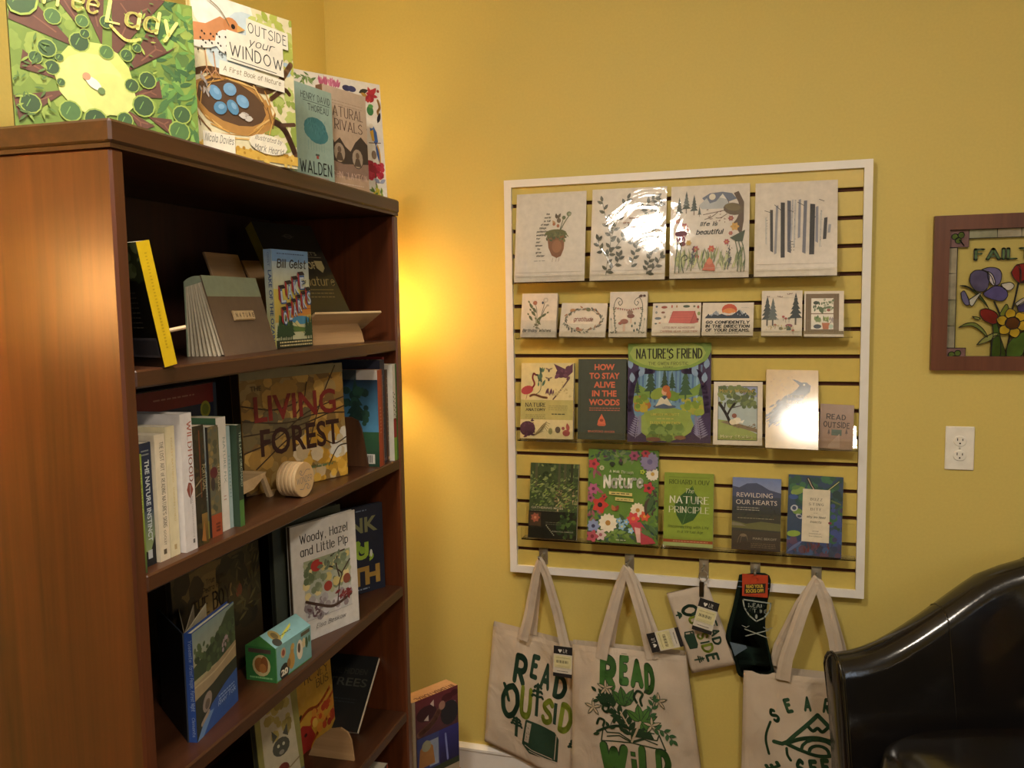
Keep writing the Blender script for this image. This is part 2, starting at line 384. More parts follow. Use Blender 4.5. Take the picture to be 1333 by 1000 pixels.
    def build(s, name, parent, mat='print', warp=None, dz=2.2e-5, base=2.5e-4, sub=None):
        vs = []; fs = []; cs = []
        T = s.t
        if sub:
            out = []; st = list(T)
            while st:
                t, c, L = st.pop(); e = [math.dist(t[i], t[(i + 1) % 3]) for i in range(3)]; k = e.index(max(e))
                if e[k] > sub:
                    i, j, l = k, (k + 1) % 3, (k + 2) % 3; mp = tuple((a + b) / 2 for a, b in zip(t[i], t[j])); mc = tuple((a + b) / 2 for a, b in zip(c[i], c[j]))
                    st += [((t[i], mp, t[l]), (c[i], mc, c[l]), L), ((mp, t[j], t[l]), (mc, c[j], c[l]), L)]
                else: out.append((t, c, L))
            T = out
        for t, c, L in T:
            b = len(vs)
            for p in t: vs.append(warp(p[0], p[1], base + L * dz) if warp else (p[0], -(base + L * dz), p[1]))
            fs.append((b, b + 1, b + 2)); cs += [*c[0], *c[1], *c[2]]
        me = bpy.data.meshes.new(name); me.from_pydata(vs, [], fs); me.update()
        me.color_attributes.new('Col', 'FLOAT_COLOR', 'CORNER').data.foreach_set('color', cs)
        return link(name, me, parent, [mat])

# ------------------------------------------------------------------ the room
X1, Y0, CZ = 4.1, -5.0, FZ + 1.2
structure('floor', MB().box(-.12, Y0, -.1, X1, .12, 0), 'floor')
structure('ceiling', MB().box(-.12, Y0, CZ, X1, .12, CZ + .1), 'ceiling')
structure('wall_back', MB().box(-.12, 0, 0, X1, .12, CZ), 'wall')
structure('wall_left', MB().box(-.12, Y0, 0, 0, 0, CZ), 'wall')
structure('wall_front', MB().box(-.12, Y0 - .12, 0, X1, Y0, CZ), 'wall')
fw_ = MB()                                                     # right wall, with a window opening
wx0, wx1, wz0, wz1 = -3.5, -2.3, FZ - .5, FZ + .7
fw_.box(X1, Y0, 0, X1 + .12, wx0, CZ).box(X1, wx1, 0, X1 + .12, .12, CZ).box(X1, wx0, 0, X1 + .12, wx1, wz0).box(X1, wx0, wz1, X1 + .12, wx1, CZ)
structure('wall_right', fw_, 'wall')
wf = structure('window_1', MB().box(X1 - .01, wx0, wz0, X1 + .08, wx0 + .05, wz1).box(X1 - .01, wx1 - .05, wz0, X1 + .08, wx1, wz1).box(X1 - .01, wx0, wz1 - .05, X1 + .08, wx1, wz1).box(X1 - .03, wx0, wz0, X1 + .08, wx1, wz0 + .05), 'white')
MB().box(X1 + .04, wx0 + .05, wz0 + .05, X1 + .044, wx1 - .05, wz1 - .05).build('pane', 'pane', wf)
bz = FZ - 1.412
prof = [(0, 0), (-.014, 0), (-.014, bz - .022), (-.019, bz - .018), (-.019, bz - .010), (-.011, bz - .003), (-.008, bz), (0, bz)]
structure('baseboard_back', MB().prism(prof, 0, 0, X1), 'white')
structure('baseboard_left', MB().prism([(-a, b) for a, b in prof], 1, Y0, -.02), 'white')

# ceiling lamps
for k, (lx, ly) in enumerate(CEIL_LAMPS):
    r = empty('ceiling_lamp', Matrix.Translation((lx, ly, CZ)), ['round frosted ceiling lamp in front of the bookcase', 'round frosted ceiling lamp further right above the viewer'][k], 'lamp')
    MB().lathe([(0, 0), (.17, 0), (.17, -.03), (.14, -.03)], 28).build('base', 'white', r)
    MB().lathe([(.155, -.03), (.15, -.055), (.11, -.085), (.05, -.1), (0, -.104)], 28).build('glass_dome', 'ceil_glow_%d' % k, r, True)
# lamp in the corner behind the bookcase (its glow shows past the bookcase) and its twin by the bookcase end
def floor_lamp(loc, label, h):
    r = empty('floor_lamp', Matrix.Translation(loc), label, 'lamp')
    MB().lathe([(0, 0), (.11, 0), (.11, .015), (.02, .03), (.012, .05)], 24).build('base', 'darkmetal', r, True)
    MB().lathe([(.009, .04), (.009, h - .10)], 12).build('pole', 'darkmetal', r, True)
    MB().lathe([(.095, h - .15), (.06, h + .15), (.059, h + .15), (.094, h - .15)], 28).build('lamp_shade', 'shade', r, True)
    MB().lathe([(.0, h - .10), (.014, h - .10), (.014, h - .055), (0, h - .055)], 12).build('socket', 'darkmetal', r)
floor_lamp((.2, -.2, 0), 'warm floor lamp with linen shade in the corner behind the bookcase', FZ + .06)
floor_lamp((.16, -2.02, 0), 'warm floor lamp with linen shade beside the bookcase end', FZ + .10)

# ------------------------------------------------------------------ bookcase
OX, OY = .5049, -1.5692
BC = Matrix.Translation((OX, OY, FZ)) @ Matrix.Rotation(math.radians(1.84), 4, 'Z')
BD, BL = .36, 1.0465                     # depth, length
ZT, ZF = .3066, .2732
ZS = [-.0495, -.358, -.6962, -1.0406, -1.385]
r = empty('bookcase', BC @ Matrix.Translation((0, 0, -FZ)), 'tall cherry-stained wooden bookcase with thick shelves against the left wall', 'bookcase')
r.matrix_world = BC @ Matrix.Translation((0, 0, -FZ)); Z = lambda z: z + FZ
MB().box(-BD, -.003, Z(ZF), .004, BL + .003, Z(ZT), bev=.004).build('top_panel', 'wood_h', r)
MB().box(-BD, -.001, Z(ZF) - .0065, .001, BL + .001, Z(ZF) - .0003).build('top_moulding', 'wood_h', r)
for y0, y1 in ((0, .0285), (BL - .0285, BL)):
    MB().box(-BD, y0, 0, 0, y1, Z(ZF) - .0065, bev=.004).build('side_panel', 'wood_v', r)
for z in ZS: MB().box(-BD + .012, .029, Z(z) - .0276, -.002, BL - .029, Z(z), bev=.003).build('shelf', 'wood_h', r)
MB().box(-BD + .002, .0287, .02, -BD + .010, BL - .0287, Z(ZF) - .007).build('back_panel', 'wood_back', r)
MB().box(-.03, .029, 0, -.012, BL - .029, .14).build('plinth', 'wood_h', r)

# ------------------------------------------------------------------ slatwall display
r = empty('slatwall_display', Matrix.Translation((0, 0, FZ)), 'yellow slatwall panel in a white frame mounted on the yellow wall', 'display board')
sx0, sx1, sz0, PT = .6269, 1.626, .334, .0762
MB().box(sx0, -.010, sz0 - 14 * PT - .0753, sx1, -.0012, sz0 + .0777).build('backing_board', 'mdf', r)
hs = .0055
edges = [sz0 + .0777 + .012] + [sz0 - i * PT for i in range(15)] + [sz0 - 14 * PT - .0753 - .012]
for i in range(16):
    top = edges[i] - (hs if i else 0.014); bot = edges[i + 1] + (hs if i < 15 else .014)
    MB().box(sx0, -.0205, bot, sx1, -.0102, top, bev=.0012).build('slat', 'slat', r)
fo, zt_, zb_ = .0222, sz0 + .0777, sz0 - 14 * PT - .0753
A, B_, C_, D_ = (sx0 - fo, zb_), (sx1 + fo, zb_), (sx1 + fo, zt_), (sx0 - fo, zt_)
a, b, c, d = (sx0, zb_ + fo), (sx1, zb_ + fo), (sx1, zt_ - fo), (sx0, zt_ - fo)
for q in ([A, B_, b, a], [B_, C_, c, b], [C_, D_, d, c], [D_, A, a, d]):
    MB().prism(q, 1, -.0308, -.0005).build('frame_rail', 'white', r)

def ledge(x0, x1, z, plate, lip, depth, label):
    # clear acrylic ledge: hook in the slot, slanting plate, base and front lip
    t = .003; yb = -.024
    pts = [(-.0215, z + plate), (-.0215 - t, z + plate), (yb - .02 - t, z), (-depth, z), (-depth, z + lip), (-depth - t, z + lip), (-depth - t, z - t), (yb - .02, z - t)]
    mb = MB(); pts2 = pts
    for i in range(3):
        pass
    mb.prism([pts2[0], pts2[1], pts2[2], pts2[7]], 0, x0, x1)
    mb.prism([pts2[7], pts2[2], pts2[3], (-depth, z - t)], 0, x0, x1)
    mb.prism([(-depth, z - t), pts2[4], pts2[5], pts2[6]], 0, x0, x1)
    o = mb.build('acrylic_ledge', 'acrylic'); o.location = (0, 0, FZ)
    tag(o, label, 'ledge', 'clear acrylic ledges on the slatwall'); return o
ledge(.642, 1.10, .0985, .045, .024, .081, 'clear acrylic ledge holding the two left nature prints')
ledge(1.104, 1.565, .0985, .045, .024, .081, 'clear acrylic ledge holding the two right nature prints')
ledge(.65, 1.195, -.0655, .05, .020, .081, 'clear acrylic ledge under the birthday, gratitude and tent cards')
ledge(1.20, 1.60, -.0655, .05, .020, .081, 'clear acrylic ledge under the mountain, forest and window cards')
ledge(.65, .975, -.376, .06, .030, .081, 'clear acrylic ledge under the cream anatomy and dark green survival books')
ledge(.98, 1.62, -.376, .06, .030, .081, 'clear acrylic ledge under the purple tree book and the bird book')
ledge(.66, 1.08, -.681, .085, .035, .086, 'clear acrylic ledge under the moss forest and flower books')
ledge(1.085, 1.62, -.681, .085, .035, .086, 'clear acrylic ledge under the leaf, mountain and insect books')

# ------------------------------------------------------------------ books, prints, cards
def lean(z0, a, l, roll=0): return Matrix.Translation(z0) @ Matrix.Rotation(math.radians(a), 4, 'Z') @ Matrix.Rotation(-math.radians(l), 4, 'X') @ Matrix.Rotation(-math.radians(roll), 4, 'Y')
def onshelf(x, y, z, a, l, t=0, roll=0): return BC @ lean((x, y, z + max(0, math.sin(math.radians(l))) * t), a, l, roll)
def onwall(x, y, z, l, roll=0, yaw=0): return lean((x, y, z + FZ), yaw, l, roll)
SPM = Matrix(((0, 1, 0, 0), (-1, 0, 0, 0), (0, 0, 1, 0), (0, 0, 0, 1)))
def book(label, mx, w, h, t, cover='333333', spine=None, hard=False, art=None, sart=None, mat='print', group=None, name='book', cat='book', bart=None, back=None):
    r = empty(name, mx, label, cat, group); bt = .0025 if hard else .0007; ins = .003 if hard else .0005
    cc = lin(cover); cs = lin(spine or cover); mb = MB(); cb = lin(back or cover)
    mb.box(0, 0, 0, w, bt, h, cc).box(0, t - bt, 0, w, t, h, cb).box(0, bt, 0, bt, t - bt, h, cs)
    mb.build('cover', mat, r)
    MB().box(bt + .0002, bt + .0001, ins, w - ins, t - bt - .0001, h - ins).build('pages', 'page', r)
    if art: art.build('cover_print', r, mat)
    if sart:
        o = sart.build('spine_print', r, mat); o.matrix_local = Matrix.Translation((0, t, 0)) @ SPM
    if bart:
        o = bart.build('back_print', r, mat); o.matrix_local = Matrix.Translation((w, t, 0)) @ Matrix.Rotation(PI, 4, 'Z')
    return r
WI = {
'P1':(0.6454,-0.075,0.1020,0.2154,0.2704,0.003,10.5,0.2),'P2':(0.8765,-0.075,0.1020,0.2186,0.2728,0.003,10.5,-0.3),'P3':(1.1084,-0.075,0.1020,0.2187,0.2687,0.003,10.6,-0.1),'P4':(1.3412,-0.075,0.1020,0.2170,0.2669,0.003,11.5,-0.3),
'C1':(0.6616,-0.075,-0.0628,0.1104,0.1346,0.022,13.1,-0.3),'C2':(0.7819,-0.075,-0.0612,0.1392,0.1058,0.016,20.2,-1.2),'C3':(0.9314,-0.075,-0.0632,0.1102,0.1354,0.020,13.9,-0.4),'C4':(1.0571,-0.075,-0.0600,0.1379,0.1007,0.014,22.5,-0.2),
'C5':(1.1989,-0.075,-0.0599,0.1415,0.1005,0.012,23.8,-0.5),'C6':(1.3624,-0.075,-0.0619,0.1080,0.1288,0.020,14.6,-0.4),'C7':(1.4753,-0.075,-0.0645,0.1029,0.1289,0.018,15.5,-0.5),
'B1':(0.6566,-0.075,-0.3715,0.1645,0.2304,0.018,8.6,0.3),'B2':(0.8363,-0.075,-0.3692,0.1445,0.2405,0.022,7.3,0.3),'B3':(0.9860,-0.075,-0.3721,0.2402,0.2897,0.010,8.4,0.5),'B4':(1.2328,-0.075,-0.3728,0.1356,0.1824,0.006,14.8,0.3),
'B5':(1.3770,-0.108,-0.3720,0.1400,0.2250,0.012,19.0,-1.2,3.6),'B6':(1.5191,-0.066,-0.3743,0.0883,0.1239,0.008,14.0,-2.2),
'D1':(0.6785,-0.080,-0.6783,0.1519,0.2292,0.012,11.5,-0.1),'D2':(0.8635,-0.080,-0.6790,0.2112,0.2780,0.012,9.4,0.3),'D3':(1.0917,-0.080,-0.6759,0.1420,0.2133,0.020,10.1,0.0),'D4':(1.2862,-0.080,-0.6743,0.1347,0.2060,0.014,12.2,-0.2),
'D5':(1.4369,-0.080,-0.6773,0.1457,0.2234,0.020,9.7,-1.2)}
def wi(k): v = WI[k]; return onwall(v[0], v[1], v[2], v[6], v[7], v[8] if len(v) > 8 else 0), v[3], v[4], v[5]
K = '22211f'
# ---- row 1: four art prints in clear sleeves
def artprint(k, label, art):
    mx, w, h, t = wi(k); r = empty('art_print', mx, label, 'print', 'art prints on the top ledges')
    MB().box(0, .0004, 0, w, .0018, h, lin('e4dad0')).build('sheet', 'print', r)
    o = art.build('print_art', r, 'print', base=-2.5e-4)
    n = 10; mb = MB(); vs = []; F = []
    rd = random.Random(k); wv = .0006 if k in ('P2', 'P3') else 0
    for j in range(n + 1):
        for i in range(n + 1): vs.append((w * i / n, -.0018 - rd.uniform(0, wv), h * j / n))
    for j in range(n):
        for i in range(n): F.append((j * (n + 1) + i, j * (n + 1) + i + 1, (j + 1) * (n + 1) + i + 1, (j + 1) * (n + 1) + i))
    mb.add(vs, F).build('clear_sleeve', 'sleeve' if wv else 'sleeve_flat', r, True)
a = Art(.2154, .2704)
for i, s in enumerate(['the', 'world', 'is full', 'of magic', 'things', 'patiently', 'waiting', 'for', 'our', 'senses', 'to', 'grow', 'sharper']):
    a.T(s, [46, 45.5, 45, 42, 39, 38, 37, 33, 33, 34, 34, 34, 37][i] + 0, 75 - i * 3.9, [5, 9, 9, 12, 10, 15, 14, 6, 6, 10, 4, 8, 12][i], 1.7, K, 's', slant=.25, pen=.24)
a.greek(28, 44, 23, .6, '777777')
a.poly([(46, 52), (48, 38), (53, 29), (60, 26), (66, 28), (70, 36), (71, 52)], '8f5a3a'); a.ell(60, 39, 7, 9, 'a86f4c')
a.ell(58, 54, 15, 5.5, '66683a'); a.leaves(60, 44, 47, 74, 56, 3, 6, ['5b6238', '757a48', '4d5530'], 3, .4, 200, 340)
a.line([(65, 58), (72, 68), (79, 76)], 1.2, '5f6b4c', True); a.ell(76, 75, 3.4, 3.4, '7c8560'); a.ell(77, 74.8, 2, 2, 'a0a58a'); a.line([(64, 58), (67, 66), (68.5, 71)], 1, '5f6b4c'); a.ell(69, 71, 2.7, 2.7, '6c7650')
a.leaf(57, 63, 120, 8, 4, 'c79a6a'); a.leaf(60, 70, 60, 9, 4, '6b5a48'); a.leaf(59, 70, 100, 8, 4, '5a4a3a'); a.ell(62, 68, 3, 3.5, '7a6652'); a.ell(55, 64, 2, 2, 'b26a48'); a.ell(61, 62, 2, 2.5, 'b26a48')
for x in (55, 60, 64): a.line([(x, 26), (x - 1, 22)], .5, '98806a')
a.rect(3, 10.2, 97, 10.6, 'b9b0a5')
artprint('P1', 'white print of a mossy acorn with a small creature and handwritten quote', a)
a = Art(.2186, .2728); g1, g2 = '3f4438', '515747'
for pts, n in (([(22, 6), (24, 26), (27, 45), (20, 66), (14, 86)], 14), ([(27, 45), (36, 66), (48, 88)], 9), ([(24, 26), (38, 40), (47, 50)], 7), ([(56, 14), (62, 34), (72, 54)], 10), ([(62, 34), (54, 46), (52, 54)], 6), ([(76, 6), (80, 22), (92, 46)], 10), ([(80, 24), (76, 40), (84, 52)], 6), ([(66, 74), (76, 82), (86, 88)], 7), ([(70, 72), (84, 74), (90, 80)], 5), ([(22, 8), (36, 18), (40, 26)], 6), ([(76, 6), (88, 14), (94, 24)], 5), ([(24, 26), (14, 34), (10, 44)], 5)):
    a.sprig(pts, g2, g1, 9, 4.4, n)
for i, s in enumerate(['lovely', 'are the silver', 'linings']): a.T(s, 60, 66 - i * 5, [18, 34, 18][i], 2, '9a6a5a', 's', slant=.2, pen=.2)
a.rect(3, 10.2, 97, 10.5, 'b5ada2')
artprint('P2', 'white print covered in dark green leafy sprigs', a)
a = Art(.2187, .2687)
a.poly([(40, 86), (50, 91), (66, 92), (78, 90), (84, 84), (70, 80), (46, 80)], '6a7590'); a.ell(53, 87, 4.2, 4.2, 'e8dfd0')
a.poly([(36, 78), (46, 86), (50, 80), (58, 82), (66, 90), (76, 78), (72, 74), (40, 74)], 'b9bcc0'); a.poly([(62, 86), (66, 90), (71, 84)], 'e9e6e0')
for x, y, h in ((11, 66, 20), (20, 70, 22), (30, 68, 20), (37, 66, 10)): a.conifer(x, y, h, '33433f', .42, '6a5a4a')
a.poly([(80, 90), (86, 80), (88, 70), (84, 62), (80, 58), (90, 44), (93, 60), (93, 80), (86, 92)], '5d4433'); a.ell(80, 73, 13, 8, '66523a', -.2); a.ell(79, 75, 10, 5, '7b6a40', -.2)
for p in ([(70, 72), (56, 70), (42, 68)], [(60, 70), (52, 65), (44, 63)], [(72, 68), (64, 64), (58, 64)], [(74, 80), (72, 84)]): a.line(p, .9, '5a4030', True)
a.leaves(16, 40, 60, 70, 74, 2, 3.5, ['6a3a30', '7a5a48'], 5)
a.T('life is', 49, 56, 22, 4, K, 's', slant=.25, pen=.2); a.T('beautiful', 50, 47, 34, 4.6, K, 's', slant=.25, pen=.22)
for x, y, rr, cc in ((10, 62, 4, 'a5555a'), (18, 56, 5, 'b8474c'), (12, 54, 4, 'd0a860'), (22, 52, 3, 'b8474c'), (77, 63, 4, 'a8444c'), (82, 54, 6, 'd9a94e'), (77, 47, 3, 'b05058'), (33, 31, 5, 'c0504e'), (53, 31, 5, 'c86050'), (72, 38, 4, 'bb525a'), (24, 38, 4, 'cda95c'), (35, 23, 3, 'b8474c')): a.flower(x, y, rr, 6, cc, 'caa050')
a.ell(14, 48, 8, 4, '6e3a50'); a.leaves(12, 7, 42, 20, 47, 4, 6, ['7b4460'], 2, .35, 250, 290); a.ell(16, 37, 4, 3, '7a4048')
a.poly([(76, 42), (90, 48), (95, 50), (92, 38), (84, 38)], '44503f')
a.leaves(110, 8, 6, 92, 18, 9, 22, ['7c8a60', 'a9b07c', '5f7050', 'c5c79a', '8c9470'], 9, .1, 70, 110)
for x in (7, 12, 86, 90, 94): a.line([(x, 6), (x + 1, 22), (x + (3 if x < 50 else -3), 38)], 1, '55664c', True)
a.line([(18, 6), (15, 20), (20, 25), (23, 21), (19, 19)], 1.2, '4b5a44', True)
for x in (28, 74): a.line([(x, 8), (x + 2, 34)], .6, '454a52'); a.leaves(26, x - 1, 14, x + 4, 34, 2, 3, ['4a4a60'], x)
a.poly([(42, 8), (46, 16), (51, 22), (54, 18), (58, 12), (58, 7)], 'b8624a'); a.ell(51, 17, 4, 4, 'c87a5e'); a.rect(3, 10.2, 97, 10.5, 'b5ada2')
artprint('P3', 'white print lettered life is beautiful inside a ring of flowers and trees', a)
a = Art(.217, .2669)
cx, cy, R = 49, 49, 39
rd = random.Random(4)
for x, w, cc, d0 in ((13, 2, 'c9c6c2', 0), (19, 3.6, '34343c', 0), (25, 3, '9a9aa4', 0), (32, 5, '2f2f37', 0), (40, 4.4, '5d5f70', 8), (44.5, 2, 'bcbac0', 20), (48, 2, 'c4c2c4', 14), (53, 3, '9697a4', 22), (59, 4, '777988', 6), (67, 6, '2c2c34', 0), (74, 3.2, '8f90a0', 10), (79, 2, 'c9c6c4', 0), (83.5, 4, '33333b', 0), (89, 3, 'a4a4ac', 0)):
    hh = math.sqrt(max(R * R - (x + w / 2 - cx) ** 2, 30)) * .217 / .2669; tl = rd.uniform(-2, 2)
    a.poly([(x - tl * .4, cy - hh + d0), (x + w - tl * .4, cy - hh + d0 + rd.uniform(-2, 2)), (x + w + tl * .4, cy + hh + rd.uniform(-1, 1)), (x + tl * .4, cy + hh)], cc)
    if w < 3: a.leaves(12, x, cy - hh + d0, x + w, cy + hh, 1, 1.6, ['77757a'], int(x), .5, -10, 10)
for p in ([(32, 70), (24, 76)], [(67, 56), (74, 62)], [(60, 74), (52, 78)], [(40, 70), (47, 68)], [(84, 78), (78, 80)], [(19, 68), (12, 70)]): a.line(p, .7, '3a3a40')
for y in (36, 33, 30, 27): a.greek(41, 49, y, .7, '6a6a6a')
a.rect(3, 12.6, 97, 12.9, 'b5ada2')
artprint('P4', 'white print of a circle filled with blue-grey birch trunks', a)

# ---- row 2: stacks of greeting cards
def card(k, label, art, edge='6a5a48'):
    mx, w, h, t = wi(k); r = empty('greeting_card', mx, label, 'card', 'greeting cards on the second ledge')
    n = 5; mb = MB()
    mb.box(0, .0006, 0, w, .0018, h, lin('ded2c2')); mb.build('front_card', 'print', r)
    m2 = MB()
    for i in range(n):
        y0 = .0022 + (t - .003) * i / n; o = .0012 * (i % 2); m2.box(o, y0, 0, w - .001 + o, y0 + (t - .003) / n * .8, h - .001 - o, lin('cdbfa8' if i % 2 else '8e7a60'))
    m2.build('card_block', 'print', r)
    art.build('card_art', r, 'print', base=-4e-4)
    MB().box(-.0006, -.0012, -.0005, w + .0006, -.001, h * .38).build('clear_sleeve', 'acrylic', r)
a = Art(.11, .135)
for p, l in (([(44, 25), (40, 50), (22, 80)], 0), ([(46, 25), (44, 60), (38, 76)], 0), ([(48, 25), (60, 60), (66, 82)], 0), ([(48, 25), (66, 64), (76, 72)], 0)): a.line(p, 1.6, '6f6b52', True)
for x, y, an in ((22, 78, 120), (28, 60, 130), (22, 50, 125), (60, 48, 40), (72, 54, 35), (44, 40, 130), (32, 68, 125)): a.leaf(x, y, an + 180, 20, 7, '5f6440'); a.leaf(x, y, an, 8, 5, '6c7348')
a.flower(38, 78, 7, 7, 'a8614a', 'c48a58'); a.ell(68, 84, 7, 7, 'bdb4a6'); a.ell(68, 84, 4, 4, 'd8d0c2'); a.ell(60, 78, 3, 4, '44485a'); a.ell(74, 72, 4, 3, 'a9a294')
a.line([(40, 30), (50, 27)], 2, '5a4a3a'); a.leaves(8, 40, 18, 52, 28, 4, 7, ['55553f'], 3); a.T('Birthday Wishes', 46, 12, 80, 6, K, 's', slant=.2, pen=.17)
card('C1', 'birthday wishes greeting card with a bunch of dandelions', a)
a = Art(.139, .106); rd = random.Random(2)
for k in range(58):
    t = 2 * PI * k / 58; x, y = 50 + 40 * math.cos(t), 50 + 34 * math.sin(t); cc = rd.choice(['4c4f4c', '5b5f50', '7a7a6a', 'a87852', '6a5a4a', '8a8f80'])
    a.leaf(x, y, math.degrees(t) + rd.uniform(30, 150), rd.uniform(6, 10), 3.4, cc)
a.ell(26, 78, 6, 3.6, 'b98454'); a.ell(60, 80, 5, 4, '6a7050'); a.ell(44, 20, 7, 3, 'c08a60'); a.ell(40, 24, 4, 3, 'a8604a')
a.line([(50 + 38 * math.cos(2 * PI * k / 24), 50 + 31 * math.sin(2 * PI * k / 24)) for k in range(25)], .8, '77705f'); a.T('gratitude', 50, 46, 42, 11, 'a05045', 's', slant=.25, pen=.15)
card('C2', 'gratitude greeting card lettered inside an oval leaf wreath', a)
a = Art(.11, .135)
for s in (1, -1):
    X = lambda x: 50 + s * x
    a.line([(X(30), 8), (X(36), 40), (X(38), 70), (X(30), 86), (X(20), 84), (X(16), 76), (X(22), 70), (X(27), 76), (X(23), 79)], 1.8, '545a4c', True)
    a.sprig([(X(30), 10), (X(35), 40), (X(38), 66)], '545a4c', '5f6652', 5, 2.4, 14); a.sprig([(X(40), 8), (X(44), 36)], '6f7a68', '6c7a70', 8, 3, 9)
    for k in range(6): x = X(3 + k * 6); a.poly([(x - 2.5, 61 + k * .9), (x + 2.5, 61 + k * .9), (x, 56 + k * .9)], ['a05046', '8a6a50'][k % 2])
a.rect(38, 12, 44, 34, 'd8b8a0'); a.ell(41, 34, 11, 7, '9a5f4e'); a.rect(57, 30, 61, 44, 'd4b49c'); a.ell(58, 46, 10, 6, '7d4c40'); a.ell(56, 54, 8, 6, '8f6f60'); a.ell(30, 30, 5, 4, 'a8604e')
for x, y in ((62, 24), (70, 30), (76, 16), (68, 14), (84, 26)): a.ell(x, y, 2.2, 4, '4c5a54')
a.leaf(88, 92, 200, 12, 8, '54342a'); a.leaf(88, 92, 340, 9, 7, '54342a')
card('C3', 'white greeting card of mushrooms under two curling fern fronds', a)
a = Art(.138, .102)
a.poly([(34, 38), (42, 74), (88, 74), (96, 40), (86, 36), (80, 36)], 'b3544e'); a.poly([(34, 38), (78, 38), (88, 74), (44, 74)], 'c46058'); a.line([(88, 74), (80, 38)], 1, '8a3a38')
for y in (46, 54, 62, 69): a.line([(37, y), (84, y)], .5, 'a2484a')
for x, y, w, h, cc in ((8, 88, 3, 4, '4a5a6a'), (24, 86, 8, 5, 'a0503c'), (40, 88, 2, 6, 'c05a4a'), (50, 88, 2, 5, 'b0804a'), (70, 88, 9, 5, '4d5a48'), (86, 88, 3, 4, '6a6f5a'), (94, 86, 3, 6, 'a85a44'), (8, 70, 3, 5, '8a8f8c'), (22, 70, 5, 4, '8a5a48'), (96, 66, 4, 7, '8a9a58'), (12, 52, 9, 5, '6c747a'), (26, 56, 3, 5, 'a89a86'), (8, 36, 3, 3, '4a5a5a'), (16, 38, 3, 2, 'b05a48'), (94, 48, 3, 5, '7a3a3a')): a.ell(x, y, w * .8, h * .6, cc)
a.T('LETS BUY ADVENTURE', 56, 21, 66, 5.5, 'a87466', 's', pen=.16); a.T('CAMPING GEAR TOGETHER', 56, 10, 76, 5.5, 'b06a58', 's', pen=.16)
card('C4', 'camping greeting card with a red tent and small gear', a)
a = Art(.1415, .1005)
a.poly([(5, 56), (14, 62), (20, 66), (27, 76), (34, 64), (40, 66), (62, 66), (68, 72), (74, 78), (82, 66), (90, 62), (93, 55), (50, 52)], '8f98a4')
a.ell(53, 78, 15, 13, 'c9573a'); a.ell(53, 72, 13, 8, 'd98a4a'); a.poly([(38, 62), (68, 62), (64, 70), (52, 66), (42, 70)], 'cfcac6')
a.poly([(5, 52), (12, 66), (18, 58), (24, 66), (30, 60), (38, 66), (48, 60), (58, 62), (66, 70), (72, 78), (78, 62), (84, 70), (92, 56), (92, 52)], '2f3948'); a.leaves(18, 10, 58, 90, 70, 3, 6, ['dcdcdc', 'b4bcc6'], 4, .3, 40, 140)
for i, (s, w) in enumerate((('GO CONFIDENTLY', 86), ('IN THE DIRECTION', 86), ('OF YOUR DREAMS.', 86))): a.T(s, 50, 36 - i * 12, w, 8, K, 's', slant=.12, pen=.26)
a.greek(26, 72, 6, 1.6, '4a4a4a'); a.greek(76, 90, 84, 1, '999999')
card('C5', 'go confidently greeting card with an orange sun over mountains', a)
a = Art(.108, .129)
for x, y, h, c_ in ((14, 22, 60, '3c4444'), (28, 22, 56, '5f6866'), (84, 24, 64, '2c3436')): a.conifer(x, y, h, c_, .45, '4d4640')
for x in (38, 44, 50): a.rect(x, 30, x + 1, 82, 'dcd4c8')
for x, y, cc in ((54, 42, 'b0453e'), (60, 38, 'a84a44'), (68, 38, '5a5a44'), (34, 24, 'a86a4a'), (78, 12, 'b05a4a')): a.ell(x, y, 3.6, 3, cc); a.rect(x - .6, y - 9, x + .6, y, '7a6a58')
a.ell(48, 16, 5, 4, '7a7450'); a.ell(68, 22, 9, 5, '8a3f52'); a.rect(62, 12, 73, 21, '4a5a48'); a.leaves(30, 8, 12, 92, 20, 3, 7, ['c9b060', '8a8a50', 'b49a5a'], 6, .3, 60, 120)
a.rect(0, 84, 100, 84.4, 'c6bcae')
for x, y in ((16, 86), (42, 86), (48, 85), (66, 91), (72, 92)): a.leaf(x, y, 30, 5, 2, '7a5a4a'); a.leaf(x, y, 150, 5, 2, '7a5a4a')
card('C6', 'white greeting card of tall pines and toadstools', a)
a = Art(.103, .129)
a.rect(4, 5, 88, 94, '7b664c'); a.rect(0, 5, 100, 12, '8a7454'); a.rect(18, 16, 74, 84, 'e6dfd2')
for x in (6, 12, 78, 84): a.line([(x, 8), (x, 92)], .7, '5f4d38')
a.rect(18, 49, 74, 51, '7b664c')
a.ell(30, 74, 7, 5, '3c4436'); a.ell(62, 58, 5, 4, '9a5a4a'); a.blobs(24, 50, 56, 74, 82, 2, 4, ['a8ad94', '6c7a5a', 'c8c8b4'], 5); a.leaves(8, 20, 54, 46, 70, 8, 13, ['5f7250', '4c5f44'], 2, .4, 60, 120)
a.leaf(40, 66, 290, 22, 12, '5a6a4a'); a.ell(34, 22, 10, 6, '3a4450'); a.leaves(9, 28, 28, 42, 36, 10, 16, ['5c7a4a', '7c8f5c'], 3, .4, 60, 120)
a.poly([(48, 16), (62, 16), (65, 30), (45, 30)], 'b8683c'); a.leaves(12, 48, 30, 62, 38, 10, 15, ['8a9a50', '6c7f48'], 4, .3, 60, 120); a.ell(68, 22, 6, 6, 'b0c4b4'); a.leaves(7, 64, 28, 74, 38, 8, 12, ['9a8f90'], 8, .4, 50, 130)
card('C7', 'greeting card of potted plants seen through a brown window frame', a)

